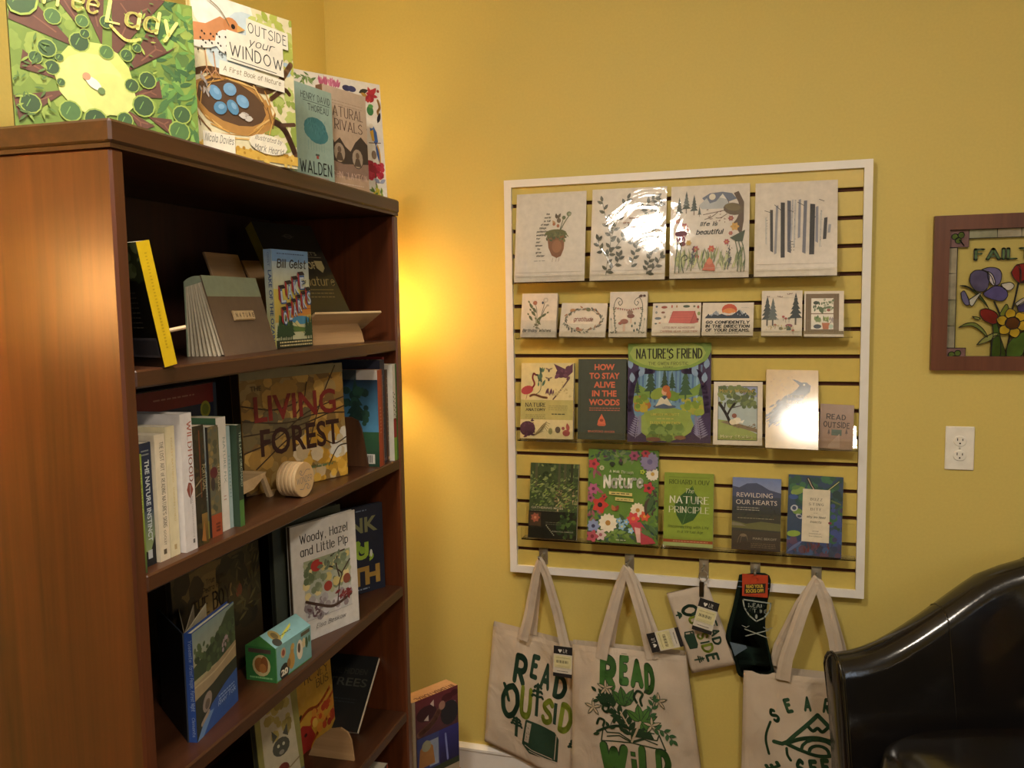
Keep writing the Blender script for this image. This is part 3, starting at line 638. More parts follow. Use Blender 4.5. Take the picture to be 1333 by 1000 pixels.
# ---- row 3
mx, w, h, t = wi('B1'); a = Art(w, h); a.bg('d9cc98')
a.rect(0, 25, 100, 51, 'b9b06a')
a.ell(12, 64, 12, 8, 'a83a42', .3); a.line([(20, 66), (26, 72), (22, 80), (24, 86), (28, 84)], 3.2, 'a83a42', True); a.leaf(28, 85, 330, 7, 4, '3a2a2a'); a.line([(12, 58), (10, 52)], 1, 'a05a50')
a.leaves(16, 33, 68, 41, 88, 8, 14, ['4a6a50', '5a7a5c', '3f5a48'], 2, .35, 60, 120); a.line([(36, 90), (38, 66), (28, 58)], 1.2, '3f5a48', True)
a.poly([(62, 99), (70, 88), (74, 82), (86, 80), (98, 88), (98, 99), (84, 92)], '5d3048'); a.ell(76, 86, 10, 8, '54283f'); a.leaves(12, 68, 82, 94, 94, 8, 14, ['5d3048', '6e3d55'], 4, .6)
for x, y in ((53, 90), (53, 78)): a.ell(x, y, 1.8, 3.2, '4a3a38'); a.leaf(x, y + 1, 25, 8, 3, '8a7a68'); a.leaf(x, y + 1, 155, 8, 3, '8a7a68')
a.leaves(9, 50, 62, 64, 70, 10, 14, ['5d3048'], 7, .22, 250, 290); a.line([(62, 52), (78, 66), (92, 80)], 2.6, '6a5248', True); a.line([(18, 56), (26, 58), (40, 55), (50, 54)], 4, 'a06a4a', True); a.leaves(18, 60, 54, 98, 76, 3, 7, ['c6b882', 'bfae78'], 11, .5)
a.ell(14, 13, 15, 14, '4a2438'); a.leaves(20, 2, 2, 26, 24, 6, 10, ['4a2438', '5a3048'], 6)
for k in range(9): a.line([(26, 3), (38 + k, 8 + k * 1.5), (44 + k * 1.6, 10 + (k % 5) * 3.2)], .9, '8a7a50', True)
a.ell(58, 10, 4, 6, '8a8a58'); a.ell(72, 12, 5, 6, '5a4a3a'); a.ell(88, 8, 7, 6, '9a4a44'); a.leaf(92, 10, 100, 16, 7, '9a4a44'); a.ell(82, 14, 3, 3, '9a4a44')
a.T('NATURE', 29, 42, 40, 5, K, 's', pen=.14, contrast=.5, serif=.1); a.T('ANATOMY', 29, 36.5, 38, 3.4, K, 's', pen=.16, contrast=.5, serif=.1); a.greek(10, 48, 31, .8, '8f8a58', 3, 2.2); a.greek(54, 90, 43, .8, '9a955e', 3, 2.6); a.greek(60, 86, 32, 1.2, '55553a')
book('cream paperback with flamingo and nature drawings and an olive title band', mx, w, h, t, 'd3c48a', '5a2f2c', False, a, mat='print', group='books on the third ledge')
mx, w, h, t = wi('B2'); a = Art(w, h); a.bg('3c4438'); a.line([(5, 0), (5, 100)], .7, '2c332a')
for i, (s, ww) in enumerate((('HOW', 42), ('TO STAY', 63), ('ALIVE', 44), ('IN THE', 51), ('WOODS', 64))): a.T(s, 55, 86.5 - i * 10.9, ww, 7.3, 'd06a48', bold=.035)
a.greek(24, 88, 38.5, 1, 'b06248', 2, 2.6); a.poly([(41, 18), (43, 24), (50, 32), (57, 24), (59, 18)], 'd06a48'); a.ell(50, 24, 4, 3, '8a3c28'); a.rect(43, 17, 57, 19.5, 'c05e40'); a.T('BRADFORD ANGIER', 50, 9, 56, 2.4, 'b06248', bold=.02)
book('dark green survival handbook lettered in orange', mx, w, h, t, '3c4438', '333a30', True, a, group='books on the third ledge')
mx, w, h, t = wi('B3'); a = Art(w, h); a.bg('41325a'); a.ell(49, 46, 45, 50, '6f97b4')
for x in range(12, 90, 5): a.poly([(x, 40), (x + 2.2, 40), (x + 3, 78), (x + 1, 78)], ['5878a4', '8fb4cc', '4f72a0'][x % 3])
a.poly([(5, 52), (14, 47), (30, 44), (70, 44), (92, 50), (88, 60), (70, 50), (30, 50), (10, 60)], '7a9a4a')
for x, y, hh, cc in ((28, 44, 32, '32503f'), (45, 46, 26, '2f4c3a'), (54, 50, 20, '33523f'), (70, 40, 34, '3c5f46'), (12, 46, 16, '35503f'), (88, 44, 14, '3a5744')): a.conifer(x, y, hh, cc, .42)
a.ell(37, 49, 10, 6.5, '8aa046', .5); a.ell(54, 47, 9, 6, '6f8f3e', -.4); a.ell(14, 41, 7, 6, 'b8863e'); a.ell(78, 36, 12, 6, '8a9a44'); a.blobs(30, 8, 32, 26, 46, 2, 5, ['8fa545', 'b5a23e', '6f8c3c', 'b0743c'], 3); a.blobs(30, 66, 30, 92, 44, 2, 4.5, ['94a848', '7c963e', 'a8a648'], 6)
a.ell(46, 18, 34, 20, '93a85a'); a.poly([(20, 30), (46, 37), (78, 30), (70, 12), (60, 6), (36, 6), (26, 14)], '8fa452'); a.blobs(40, 26, 4, 66, 16, 3, 6, ['6f8a48', '5f7a40', '7f9852'], 8)
a.ell(45, 36, 14, 2.6, '4c5c78'); a.poly([(34, 36), (40, 45), (47, 46), (54, 37), (50, 37), (44, 39)], 'd6d2bc'); a.ell(45, 51, 3.6, 4.6, 'd9a888'); a.ell(47, 54, 4.6, 4.2, 'b5653a'); a.ell(50, 48, 3, 5, 'b5653a'); a.poly([(41, 46), (45, 43), (49, 46), (45, 47)], '3a4a6a')
for s in (1, -1):
    X = lambda x: x if s > 0 else 98 - x
    a.line([(X(2), 30), (X(6), 56), (X(13), 70), (X(30), 72)], 7, '41325a', True); a.line([(X(8), 60), (X(3), 82)], 5, '41325a')
    for x, y, an in ((6, 60, 95), (16, 72, 80), (4, 74, 100), (14, 66, 60), (24, 74, 60)): a.leaf(X(x), y, an if s > 0 else 180 - an, 13, 7, 'a0b8cc' if x % 2 else '8aa4c4')
    a.line([(X(10), 4), (X(13), 24)], .8, '9a94b0')
    for k in range(9): a.leaf(X(10 + k * .4), 5 + k * 2.4, 150 if s > 0 else 30, 11 - k * .7, 2.2, '8a86a8'); a.leaf(X(10 + k * .4), 5 + k * 2.4, 40 if s > 0 else 140, 11 - k * .7, 2.2, '8a86a8')
a.ell(48, 91, 52, 23, '83a04c'); a.rect(0, 92, 100, 100, '7c9a4a'); a.ell(48, 90, 46, 18, 'a3b45e')
a.T("NATURE'S FRIEND", 50, 85, 80, 9, '1c1b15', 's', pen=.22, contrast=.45); a.greek(47, 53, 83, .8, '4a4a34'); a.T('THE GWEN FROSTIC', 49, 78, 48, 3, '5a6034', 's', pen=.14); a.T('STORY', 49, 75, 12, 1.6, '2f3020')
a.T('LINDSEY MCDIVITT', 46, 27, 34, 2.2, 'd6c868', 's', pen=.14, serif=.08); a.greek(36, 56, 23.4, .7, 'd0c46a'); a.T('EILEEN RYAN EWEN', 46, 18.6, 36, 2.2, 'd6c868', 's', pen=.14)
a.ell(32, 3, 9, 2.5, '7c5048'); a.ell(64, 5, 7, 2.5, '8a6050')
book('large picture book of a girl sitting in a purple-framed forest', mx, w, h, t, '7a9648', '5a5f3a', True, a, mat='print_gloss', group='books on the third ledge')
mx, w, h, t = wi('B4'); a = Art(w, h); a.bg('ddd2c0'); a.rect(9, 7, 90, 93, '24301f'); a.rect(10, 8, 89, 92, 'a9b6b4'); a.rect(60, 76, 89, 92, '8a93b4')
a.poly([(10, 40), (30, 38), (60, 28), (89, 18), (89, 8), (10, 8)], '8f9c4c'); a.poly([(14, 36), (40, 30), (89, 20), (89, 26), (60, 32), (30, 38)], '7f6a4a')
a.blobs(60, 12, 62, 84, 88, 4, 8, ['6c7a3c', '55652f', '839048', '4a5a2c'], 4, .7); a.blobs(14, 12, 84, 70, 91, 4, 7, ['55652f', '6c7a3c'], 3); a.blobs(24, 60, 60, 86, 70, 3, 5, ['55652f', '6c7a3c'], 6)
a.line([(36, 33), (28, 46), (22, 54), (12, 66)], 6, '3a3024', True); a.line([(28, 46), (36, 58), (44, 66)], 4, '3a3024', True); a.line([(22, 54), (24, 66)], 3, '3a3024'); a.line([(36, 58), (56, 62)], 2, '3a3024')
a.ell(48, 38, 9, 7, 'e6dcc4', .4); a.ell(43, 46, 5, 5, '8a4a30'); a.poly([(52, 36), (64, 40), (60, 34)], 'efe8d8'); a.ell(40, 36, 7, 6, 'dccfae'); a.leaves(20, 40, 26, 86, 32, 4, 8, ['6a5a3c', '8a7048'], 8, .3, 0, 60)
a.T('Mary Wagner', 48, 83, 72, 5, 'c9a84c', 's', pen=.13); a.T('Many Stories', 48, 11, 66, 4.4, 'e6dcb0', 's', pen=.13, contrast=.6, serif=.08)
book('white-bordered booklet of a reader under a bent tree', mx, w, h, t, 'ddd2c0', 'ddd2c0', False, a, group='books on the third ledge')
mx, w, h, t = wi('B5'); a = Art(w, h); a.grad(0, 0, 100, 100, 'b79a5c', 'c8a668'); a.blobs(40, 6, 60, 60, 92, 1, 2.4, ['b5945c', 'bda06a'], 3)
a.poly([(54, 88), (60, 86), (68, 84), (78, 84), (86, 80), (84, 72), (74, 66), (66, 54), (54, 44), (40, 38), (24, 33), (8, 30), (6, 34), (14, 44), (22, 56), (36, 66), (50, 70), (60, 76), (64, 80), (56, 86)], '2f3340'); a.poly([(50, 88), (62, 86), (60, 83)], '3a3a44')
a.leaves(60, 16, 36, 62, 62, 8, 14, ['3d4352', '262a36', '4a5162'], 5, .28, 200, 235); a.leaves(30, 8, 30, 30, 46, 8, 14, ['5d6678', '3d4352'], 8, .2, 200, 240); a.ell(73, 81, 2, 2, 'd8cfae'); a.line([(46, 38), (48, 30)], 1.4, '5a4a34'); a.line([(24, 28), (90, 26)], 3, 'a08654', True)
for i, (s, ww) in enumerate((('Dreams', 38), ('Nature', 40), ('Seasons', 44))): a.T(s, 60, 64 - i * 7.4, ww, 4.6, 'd9cfb4', 's', pen=.13, contrast=.5, serif=.09)
book('tan glossy paperback with a dark bird, catching the lamp', mx, w, h, t, 'b79a5c', 'b0925a', False, a, mat='print_foil', group='books on the third ledge')
mx, w, h, t = wi('B6'); a = Art(w, h); a.bg('957660'); a.T('READ', 48, 66, 58, 11, '3a2c24', 's', pen=.17, jit=.08); a.T('OUTSIDE', 50, 48, 78, 12, '3a2c24', 's', pen=.17, jit=.08)
a.rect(36, 30, 66, 43, '46574a'); a.line([(38, 33), (64, 33)], 1, '6a7a6c'); a.conifer(28, 30, 14, '54453a', .5); a.conifer(80, 32, 14, '54453a', .5); a.poly([(28, 8), (60, 34), (62, 2), (26, 2)], 'a58a76')
book('small brown notebook stamped READ OUTSIDE', mx, w, h, t, '957660', '8a6c58', False, a, mat='print_gloss', group='books on the third ledge', name='notebook', cat='notebook')
# ---- row 4
mx, w, h, t = wi('D1'); a = Art(w, h); a.bg('455434')
a.blobs(150, 0, 44, 100, 100, 2, 6, ['4a5c34', '6a784a', '3a4a2c', '86925c', '2f3c24'], 2, .6)
for x in (10, 58, 70, 84): a.rect(x, 66, x + 5, 100, ['3a3c28', '6a6a4c', '5a5a40', '3a3c28'][x % 4])
a.leaves(150, 0, 42, 100, 78, 4, 10, ['6f8a40', '8aa050', '55703a', 'a0ac6c', '405628'], 5, .3, 10, 50); a.leaves(50, 56, 40, 100, 66, 4, 8, ['a08a68', 'c0a884', '8a9a50', '7a6a4c'], 9); a.leaves(50, 70, 14, 100, 44, 4, 8, ['6a8a3c', '4a6a2c', '86a04c'], 12)
a.rect(0, 0, 100, 36, '22241e'); a.blobs(50, 62, 0, 100, 34, 3, 6, ['33482a', '26371f', '4f6a34'], 13); a.rect(2, 16, 26, 34, '4a3a2c'); a.flower(14, 27, 10, 7, '9a5a48', 'c88a68')
a.T('GATHERING MOSS', 38, 39, 66, 3, 'b9b39a', bold=.01); a.greek(4, 64, 36, .6, '86826e'); a.greek(36, 68, 21, .7, '6a685c', 2, 2.4); a.T('ROBIN WALL KIMMERER', 72, 9, 44, 1.8, 'a5a292', bold=.01)
for k in range(7): a.ell(38 + k * 2.6, 17 - k * 2, 1.2, 1.2, 'a8a890')
book('dark paperback with a mossy forest log photograph', mx, w, h, t, '25301c', '1c2416', False, a, mat='print_gloss', group='books on the lowest ledge')
mx, w, h, t = wi('D2'); a = Art(w, h); a.bg('62882f')
cs = ['3f5f34', '2f4a30', '567a3c', 'b03a3c', '6a4a78', 'c8505a']
a.leaves(70, 0, 88, 100, 100, 6, 12, ['3f5f34', '4f6a4c', '5a3a4a', '7a8a58', '34503c'], 1); a.leaves(50, 0, 10, 14, 90, 6, 12, ['3f5f34', '2f4a30', '8a4a58', 'a05a68'], 2); a.leaves(50, 88, 20, 100, 90, 6, 12, ['3f5f34', '2f4a30', '567a3c', '4a3a30'], 3); a.leaves(90, 4, 2, 98, 24, 8, 16, ['3f5f34', '2f4a30', '567a3c', '3a5a5a', '7a9a48'], 4)
for x, y, rr, n, c1, c2 in ((8, 84, 9, 5, 'c8404a', '802a30'), (18, 40, 13, 5, 'c83c32', '2a1a1a'), (8, 57, 9, 6, 'b8608a', '6a3048'), (4, 47, 7, 5, 'a85a78', '5a2a40'), (92, 75, 10, 14, 'e6e0cc', 'c8a048'), (30, 21, 14, 13, 'ece4cc', 'b8863a'), (72, 36, 11, 13, 'e9dcc0', 'c08a40'), (87, 60, 9, 5, 'c0353c', '4a1a1e'), (66, 27, 10, 6, 'd8484c', 'e08a4a'), (82, 30, 8, 6, 'd85a38', 'e0a040'), (9, 17, 10, 8, '8a9ac4', '3a3a5a'), (50, 18, 6, 5, '9ac0d8', 'e0d890'), (56, 23, 5, 5, '8ab4d4', 'e0d890'), (63, 14, 5, 5, 'a0c8e0', 'e0d890'), (46, 24, 5, 5, '8ab4d4', 'e0d890'), (88, 88, 14, 14, '8a80a0', '6a608a'), (66, 94, 8, 6, 'a04a68', '5a2a3c'), (82, 97, 7, 6, 'b03a44', '5a2a3c'), (24, 49, 5, 5, 'b8403c', '5a2a3c'), (78, 77, 4, 5, 'b5c83c', '4a5a2c'), (20, 80, 4, 8, 'c8c8a0', '6a8a4c'), (20, 8, 9, 6, 'e6d0d0', 'b86a7a'), (8, 6, 10, 5, 'c85a6a', '8a3040')): a.flower(x, y, rr, n, c1, c2)
a.poly([(62, 22), (76, 24), (98, 2), (78, 0), (70, 10)], 'c04050'); a.poly([(68, 18), (76, 17), (77, 2), (72, 2)], 'e0b8b0'); a.leaf(40, 34, 60, 10, 6, '8a3a2c'); a.leaf(40, 34, 120, 10, 6, 'b06a3c'); a.ell(35, 85, 4, 2.4, '20301c'); a.ell(35, 84, 2.4, 3, '20301c'); a.leaf(47, 84, 60, 6, 3, '2a3a20'); a.leaf(47, 84, 120, 6, 3, '2a3a20')
a.leaves(10, 76, 10, 92, 22, 12, 20, ['4a6a3c', '5a7a40'], 17, .3, 300, 340); a.leaf(88, 50, 260, 26, 10, '4a3a30'); a.leaf(94, 52, 250, 26, 8, '3f5f34')
a.T('A Walk Through', 48, 75, 34, 2.6, 'e6e8c8', 's', slant=.1, pen=.15, rot=-2); a.T('Nature', 51, 60, 57, 12, 'f4f3e4', 's', slant=.05, pen=.24, rot=2); a.poly([(31, 55), (64, 54), (64, 50.5), (31, 51.5)], 'd8c878'); a.poly([(40, 49), (66, 48), (66, 44.5), (40, 45.5)], 'd8c878'); a.greek(34, 60, 52.3, 1.2, '6a6a3c'); a.greek(42, 64, 46.2, 1, '8a8a50'); a.greek(42, 56, 3, 1, 'c8d0a8')
book('green picture book ringed with bright flowers', mx, w, h, t, '6f943c', '5a7a34', True, a, mat='print', group='books on the lowest ledge')
mx, w, h, t = wi('D3'); a = Art(w, h); a.bg('8aa03e')
a.poly([(38, 29), (26, 42), (22, 56), (32, 68), (50, 78), (58, 83), (62, 74), (74, 64), (74, 50), (60, 36)], '2f5a30'); a.line([(38, 28), (50, 56), (58, 82)], .8, '6f9a4c', True); a.line([(40, 20), (38, 29)], 1.4, '7a9a4c')
for k in range(5): a.line([(44 + k * 2.6, 38 + k * 8), (30 + k * 3, 46 + k * 7)], .4, '456f3c'); a.line([(44 + k * 2.6, 38 + k * 8), (68 - k * 1, 48 + k * 7)], .4, '456f3c')
a.rect(9, 94, 92, 94.5, '6a7a34'); a.T('RICHARD LOUV', 51, 85, 82, 5.6, '26321a', 's', pen=.13, contrast=.45, serif=.1)
a.T('The', 51, 73, 18, 5.5, 'e4e6cc', 's', slant=.25, pen=.12); a.T('NATURE', 51, 59, 80, 9, 'eceeda', 's', pen=.15, contrast=.45, serif=.12); a.T('PRINCIPLE', 51, 46, 82, 8, 'e6e8d2', 's', pen=.13, contrast=.45, serif=.1)
a.T('Reconnecting with Life', 50, 25, 82, 3.4, '3a4a24', 's', slant=.2, pen=.12); a.T('in a Virtual Age', 54, 18.5, 52, 3.2, '3a4a24', 's', slant=.2, pen=.12); a.rect(0, 5, 100, 9, 'a04a30'); a.rect(0, 0, 100, 5, 'a8b878'); a.greek(20, 90, 6.4, 1, 'd8a080')
book('light green book with a large dark leaf', mx, w, h, t, '93a84a', '7c9240', False, a, mat='print_gloss', group='books on the lowest ledge')
mx, w, h, t = wi('D4'); a = Art(w, h); a.bg('33301f'); a.grad(0, 78, 100, 100, '8a94b4', '6a7cae'); a.poly([(0, 70), (0, 88), (14, 86), (30, 92), (50, 93), (60, 90), (76, 84), (100, 80), (100, 60), (0, 60)], '3f4766')
a.grad(0, 50, 100, 74, '26281c', '333a4e'); a.poly([(0, 40), (30, 36), (60, 40), (100, 38), (100, 28), (0, 30)], '5f5f30'); a.grad(0, 0, 100, 26, '2c1f14', '3c3018'); a.blobs(40, 0, 46, 100, 60, 2, 5, ['1e2416', '2a3020'], 3, .5); a.poly([(0, 38), (20, 36), (30, 33), (0, 33)], '7a745a')
a.T('REWILDING', 46, 73, 74, 6.6, 'd8cabc', bold=-.005); a.T('OUR HEARTS', 50, 63, 84, 6.6, 'd8cabc', bold=-.005); a.greek(10, 56, 58, .9, 'a8a090', 2, 3); a.greek(12, 86, 43.6, .8, '8a8468'); a.T('MARC BEKOFF', 68, 15, 48, 3.2, '9a8f78', bold=.0)
a.line([(12, 10), (16, 18), (22, 22), (30, 20), (34, 12)], 2.2, '6a5c48', True); a.ell(24, 20, 7, 3, '776850'); a.line([(20, 18), (18, 10)], 1.4, '6a5c48'); a.greek(40, 90, 9, .8, '776850', 3, 2.4)
book('dark paperback with a blue mountain over brown meadow', mx, w, h, t, '2c2a24', '26221c', False, a, mat='print', group='books on the lowest ledge')
mx, w, h, t = wi('D5'); a = Art(w, h); a.bg('2f4460')
a.blobs(60, 0, 0, 100, 30, 4, 9, ['2f4478', '3a5a8a', '23385c', '5a3f58', '3a3a6a'], 2); a.blobs(40, 0, 60, 100, 100, 5, 10, ['2f5540', '1f3a3a', '3a6a4a', '24484a'], 3); a.blobs(30, 78, 20, 100, 70, 4, 8, ['2a4a3a', '3a4a8a', '2f6040', '3f3a60'], 4)
a.ell(18, 80, 14, 7, '7f9a4a', .4); a.ell(14, 84, 8, 4, '5a8044', .3); a.ell(18, 54, 9, 6, '6f9046'); a.ell(12, 26, 13, 6, '86a03c', .1); a.ell(10, 72, 9, 5, '34508a'); a.ell(12, 58, 7, 6, 'c0c4cc', .5); a.ell(12, 58, 4, 4, '3a4a6a'); a.ell(22, 48, 7, 4, 'a8aab8', -.5); a.ell(22, 48, 4, 2.5, '34405c')
a.line([(36, 96), (42, 88), (48, 82)], 6, '2a2430'); a.line([(36, 96), (42, 88), (48, 82)], 1.6, 'c8b49a'); a.line([(72, 82), (82, 88), (92, 94)], 5, '33502c'); a.line([(72, 82), (92, 94)], 1.2, 'c8c090'); a.line([(80, 70), (96, 66)], 3, '5a6a3a')
a.leaves(30, 30, 0, 80, 18, 8, 14, ['6a2f38', '3a3a4a', '5a2a34'], 7, .25, 60, 120); a.leaf(0, 2, 40, 40, 6, '5a6a9a'); a.rect(27, 17, 77, 83, 'd6cdb6'); a.rect(27, 17, 77, 17.4, 'b8ae98')
for i, (s, ww, hh) in enumerate((('BUZZ', 22, 3), ('STING', 27, 3), ('BITE', 20, 3))): a.T(s, 52, 69 - i * 6.2, ww, hh, '3a3c34', 's', pen=.14, contrast=.5, serif=.08, gap=.5)
a.greek(48, 56, 53, .5, '8a8a7a'); a.T('Why We Need', 52, 47, 34, 2.6, '3a3c34', 's', slant=.25, pen=.13); a.T('Insects', 52, 41, 20, 2.6, '3a3c34', 's', slant=.25, pen=.13)
for i in range(3): a.T(['ANNE', 'SVERDRUP-', 'THYGESON'][i], 52, 30 - i * 3.2, [12, 24, 24][i], 1.5, '6a6a5c')
a.ell(78, 42, 3.4, 2.4, '7a2040')
book('blue and green floral hardcover with a cream title panel', mx, w, h, t, '2f4460', 'cfc7b2', True, a, group='books on the lowest ledge')

# ------------------------------------------------------------------ books standing on top of the bookcase
g = 'books on top of the bookcase'
w, h = .27, .23; a = Art(w, h); a.bg('6c8730')
a.blobs(60, 0, 0, 100, 100, 3, 6, ['5f7f2c', '7c963c', '4c6c2c', '8aa044'], 2)
a.leaves(120, 74, 0, 100, 96, 6, 12, ['3f6a34', '2f5a2c', '5a8a3c', '78a048'], 3, .3); a.leaves(40, 0, 88, 30, 100, 6, 14, ['44602c', '5a4a34'], 5, .3)
for p in (((0, 70), (3, 96), (34, 58)), ((16, 100), (28, 100), (41, 64)), ((34, 100), (50, 100), (47, 62)), ((54, 100), (84, 100), (52, 54)), ((60, 47), (74, 80), (84, 64), (90, 70)), ((60, 30), (78, 44), (79, 32)), ((57, 22), (66, 8), (74, 12)), ((2, 6), (0, 22), (28, 30)), ((6, 52), (4, 40), (22, 36)), ((70, 18), (84, 18), (84, 6)), ((45, 14), (44, 2), (50, 2))):
    a.poly(p, '5c3626')
    x = sum(q[0] for q in p) / len(p); y = sum(q[1] for q in p) / len(p)
    for k in range(3): q = p[k % len(p)]; a.line([(x, y), ((x + q[0]) / 2, (y + q[1]) / 2)], .8, '7a4f3a')
a.ell(42, 39, 21, 21, 'bcc86c'); a.ell(40, 36, 18, 17, 'c8d080'); a.ell(50, 30, 14, 12, 'c3cc78')
for x, y, r in ((22, 76, 5), (35, 62, 6), (18, 55, 5.5), (12, 48, 4), (20, 43, 4.5), (62, 38, 4.5), (68, 25, 7), (28, 16, 6.5), (41, 12, 7), (57, 14, 5), (50, 78, 4), (37, 76, 4), (38, 68, 3), (49, 58, 4.5), (60, 58, 4), (66, 64, 3), (71, 43, 5.5), (24, 50, 2.5), (24, 34, 2.5), (8, 18, 6), (6, 84, 10), (88, 10, 7), (90, 22, 6)):
    r *= .82; a.ell(x, y, r * 1.15, r * 1.15, '93aa4a', n=12); a.ell(x, y, r, r, ['35562c', '456b34', '2d4c26'][int(x) % 3], n=12); a.line([(x - r * .4, y - r * .4), (x, y + r * .5)], .5, '6f9a4c')
a.ell(41, 36, 2.6, 4.8, 'e8e0d4', .9); a.ell(37.5, 40, 2.2, 2.2, 'c88a6a'); a.ell(45, 31.5, 2, 2, '5f7a44')
a.leaves(40, 0, 0, 18, 60, 3, 6, ['5a7a34', '88a044', '4a6a30'], 31, .25); a.leaves(30, 60, 44, 76, 96, 2, 5, ['5a7a34', '98ac4c', '4a6a30'], 33, .25)
a.T('The', 30, 92, 16, 9, 'e9e484', 's', slant=.15, pen=.13); a.T('Tree', 30, 83, 32, 13, 'e9e484', 's', slant=.12, pen=.15, contrast=.6, rot=-3); a.T('Lady', 69, 77, 40, 14, 'e9e484', 's', slant=.15, pen=.15, contrast=.6, rot=-4); a.line([(52, 76), (60, 68), (68, 70)], 1.6, 'e9e484', True)
book('wide green picture book of tree trunks circling a swaddled baby', onshelf(-.186, .029, ZT, 53, 1, .01), w, h, .01, '4a5a28', '33401e', True, a, group=g)
w, h = .225, .28; a = Art(w, h); a.bg('e6ddb8'); a.ell(30, 92, 30, 24, 'f2efe4'); a.ell(52, 86, 18, 12, 'cbdce4'); a.ell(36, 64, 24, 16, 'ccdbe0'); a.ell(92, 66, 6, 6, 'aec8da')
a.leaves(34, 62, 78, 98, 96, 7, 14, ['b8c25c', 'a9b850', 'c8cf78'], 2, .6); a.leaves(14, 88, 62, 98, 84, 7, 12, ['b8c25c', 'a3b24c'], 6, .6); a.leaves(30, 76, 16, 98, 46, 9, 16, ['a9b95a', 'b9c670', '93a64e'], 3, .6)
a.line([(0, 50), (20, 54), (60, 48), (78, 52), (97, 70)], 5, '7d5a3c', True); a.line([(74, 44), (88, 52), (94, 50)], 4, '6c4a34', True); a.line([(70, 30), (86, 26), (98, 10)], 6, '5c3f30', True); a.line([(84, 28), (98, 30)], 3.4, '5c3f30')
a.ell(36, 34, 40, 22, 'b98a4c', -.12); a.ell(34, 36, 34, 17, '5f4632', -.12); rd = random.Random(3)
for k in range(46):
    t = rd.uniform(0, 6.28); rr = rd.uniform(30, 42); x, y = 36 + rr * math.cos(t), 34 + rr * .50 * math.sin(t); an = t + 1.57 + rd.uniform(-.3, .3); a.line([(x - 9 * math.cos(an), y - 5 * math.sin(an)), (x + 9 * math.cos(an), y + 5 * math.sin(an))], rd.uniform(.6, 1.3), rd.choice(['d9a85a', '8a6238', 'c28f48', '5f452c', 'e2bb74']))
a.rect(0, 2, 100, 8, 'd9b050'); a.blobs(40, 0, 0, 100, 9, 1, 2.4, ['e2c064', 'c89a3c', 'b5862f'], 4)
for x, y, r in ((18, 40, -.6), (32, 44, .2), (44, 38, -.3), (22, 31, .3), (34, 33, -.8)): a.ell(x, y, 6.4, 5, ['6f9fc8', '5f93ba', '7aa8d0'][int(x) % 3], r); a.ell(x + 1, y + 1, 3, 2, '86b2d6', r)
a.leaves(10, 46, 26, 54, 31, 5, 8, ['b8b0ac', 'd5cfc8'], 3, .4, 170, 200); a.leaves(10, 4, 36, 12, 46, 5, 8, ['b8b0ac', '9a9490'], 5, .3, 60, 120)
a.ell(9, 73, 20, 9, 'e8e4d8', .2); a.poly([(0, 80), (12, 81), (26, 88), (34, 86), (32, 80), (20, 72), (0, 69)], 'cf8f60'); a.ell(36, 84, 7.5, 6.5, 'c98654'); a.poly([(42, 86), (50, 84), (42, 81)], 'd8a860'); a.ell(30, 73, 10, 9, 'efece2', .5); a.ell(38, 84, 2, 2, '2a211c')
for k in range(26): x = 4 + (k * 7.3) % 30; y = 64 + (k * 5.1) % 15; a.ell(x, y, .9, .9, '3a3430', n=6)
for x in (10, 18): a.line([(x, 64), (x + 1, 54)], 1, 'c8946a'); [a.line([(x + 1, 54), (x + d, 49)], .8, 'c8946a') for d in (-4, 1, 6)]
a.line([(14, 97), (26, 92), (34, 84)], .8, '8a7a58', True)
a.poly([(50, 80), (94, 79), (94, 90), (51, 92)], 'f3eedd'); a.poly([(30, 62), (88, 60), (88, 80), (31, 81)], 'f1ecdb'); a.poly([(22, 52), (88, 50), (88, 58), (23, 61)], 'f1ecdb')
a.T('OUTSIDE', 72, 82.5, 40, 6.4, '3c3a3c', 's', pen=.09, jit=.05, rot=-2); a.T('your', 65, 75, 26, 5, '3c3a3c', 's', slant=.4, pen=.09); a.T('WINDOW', 60, 65, 54, 7.4, '3c3a3c', 's', pen=.09, jit=.05, rot=-2); a.line([(34, 63.6), (80, 61.6)], .6, '3c3a3c')
a.T('A First Book of Nature', 55, 54.4, 58, 3, '8a7a58', 's', slant=.2, pen=.12, rot=-1); a.rect(4, 3, 34, 15, 'f1ecdb'); a.T('Nicola Davies', 19, 9, 27, 4.6, '3c3a3c', 's', slant=.2, pen=.1); a.ell(68, 13, 20, 8, 'efe9d6', -.05); a.T('illustrated by', 68, 15, 28, 3, '4a4642', 's', slant=.35, pen=.1, rot=-2); a.T('Mark Hearld', 68, 8, 30, 4, '4a4642', 's', slant=.25, pen=.1, rot=-2)
book('cream picture book with a nest of blue eggs and spotted bird', onshelf(-.06, .294, ZT, 70.6, .5, .012), w, h, .012, 'd8cc9c', 'c2b078', True, a, group=g)
w, h = .13, .205; a = Art(w, h); a.bg('9fb9ae'); a.T('HENRY DAVID', 56, 86, 78, 6.5, '2f3a38', 's', pen=.13); a.rect(22, 83.8, 94, 84.4, '2f3a38'); a.T('THOREAU', 62, 75, 56, 6.5, '2f3a38', 's', pen=.13)
a.ell(52, 58, 30, 17, '3f7f88'); a.ell(58, 52, 29, 16, '3f7f88'); a.ell(46, 54, 24, 14, '46868e'); a.leaves(30, 30, 48, 80, 66, 5, 8, ['2f6a74', '5a98a0'], 3, .2, 60, 120)
for x in range(32, 80, 7): a.line([(x, 44), (x, 34)], .5, '5f8f94')
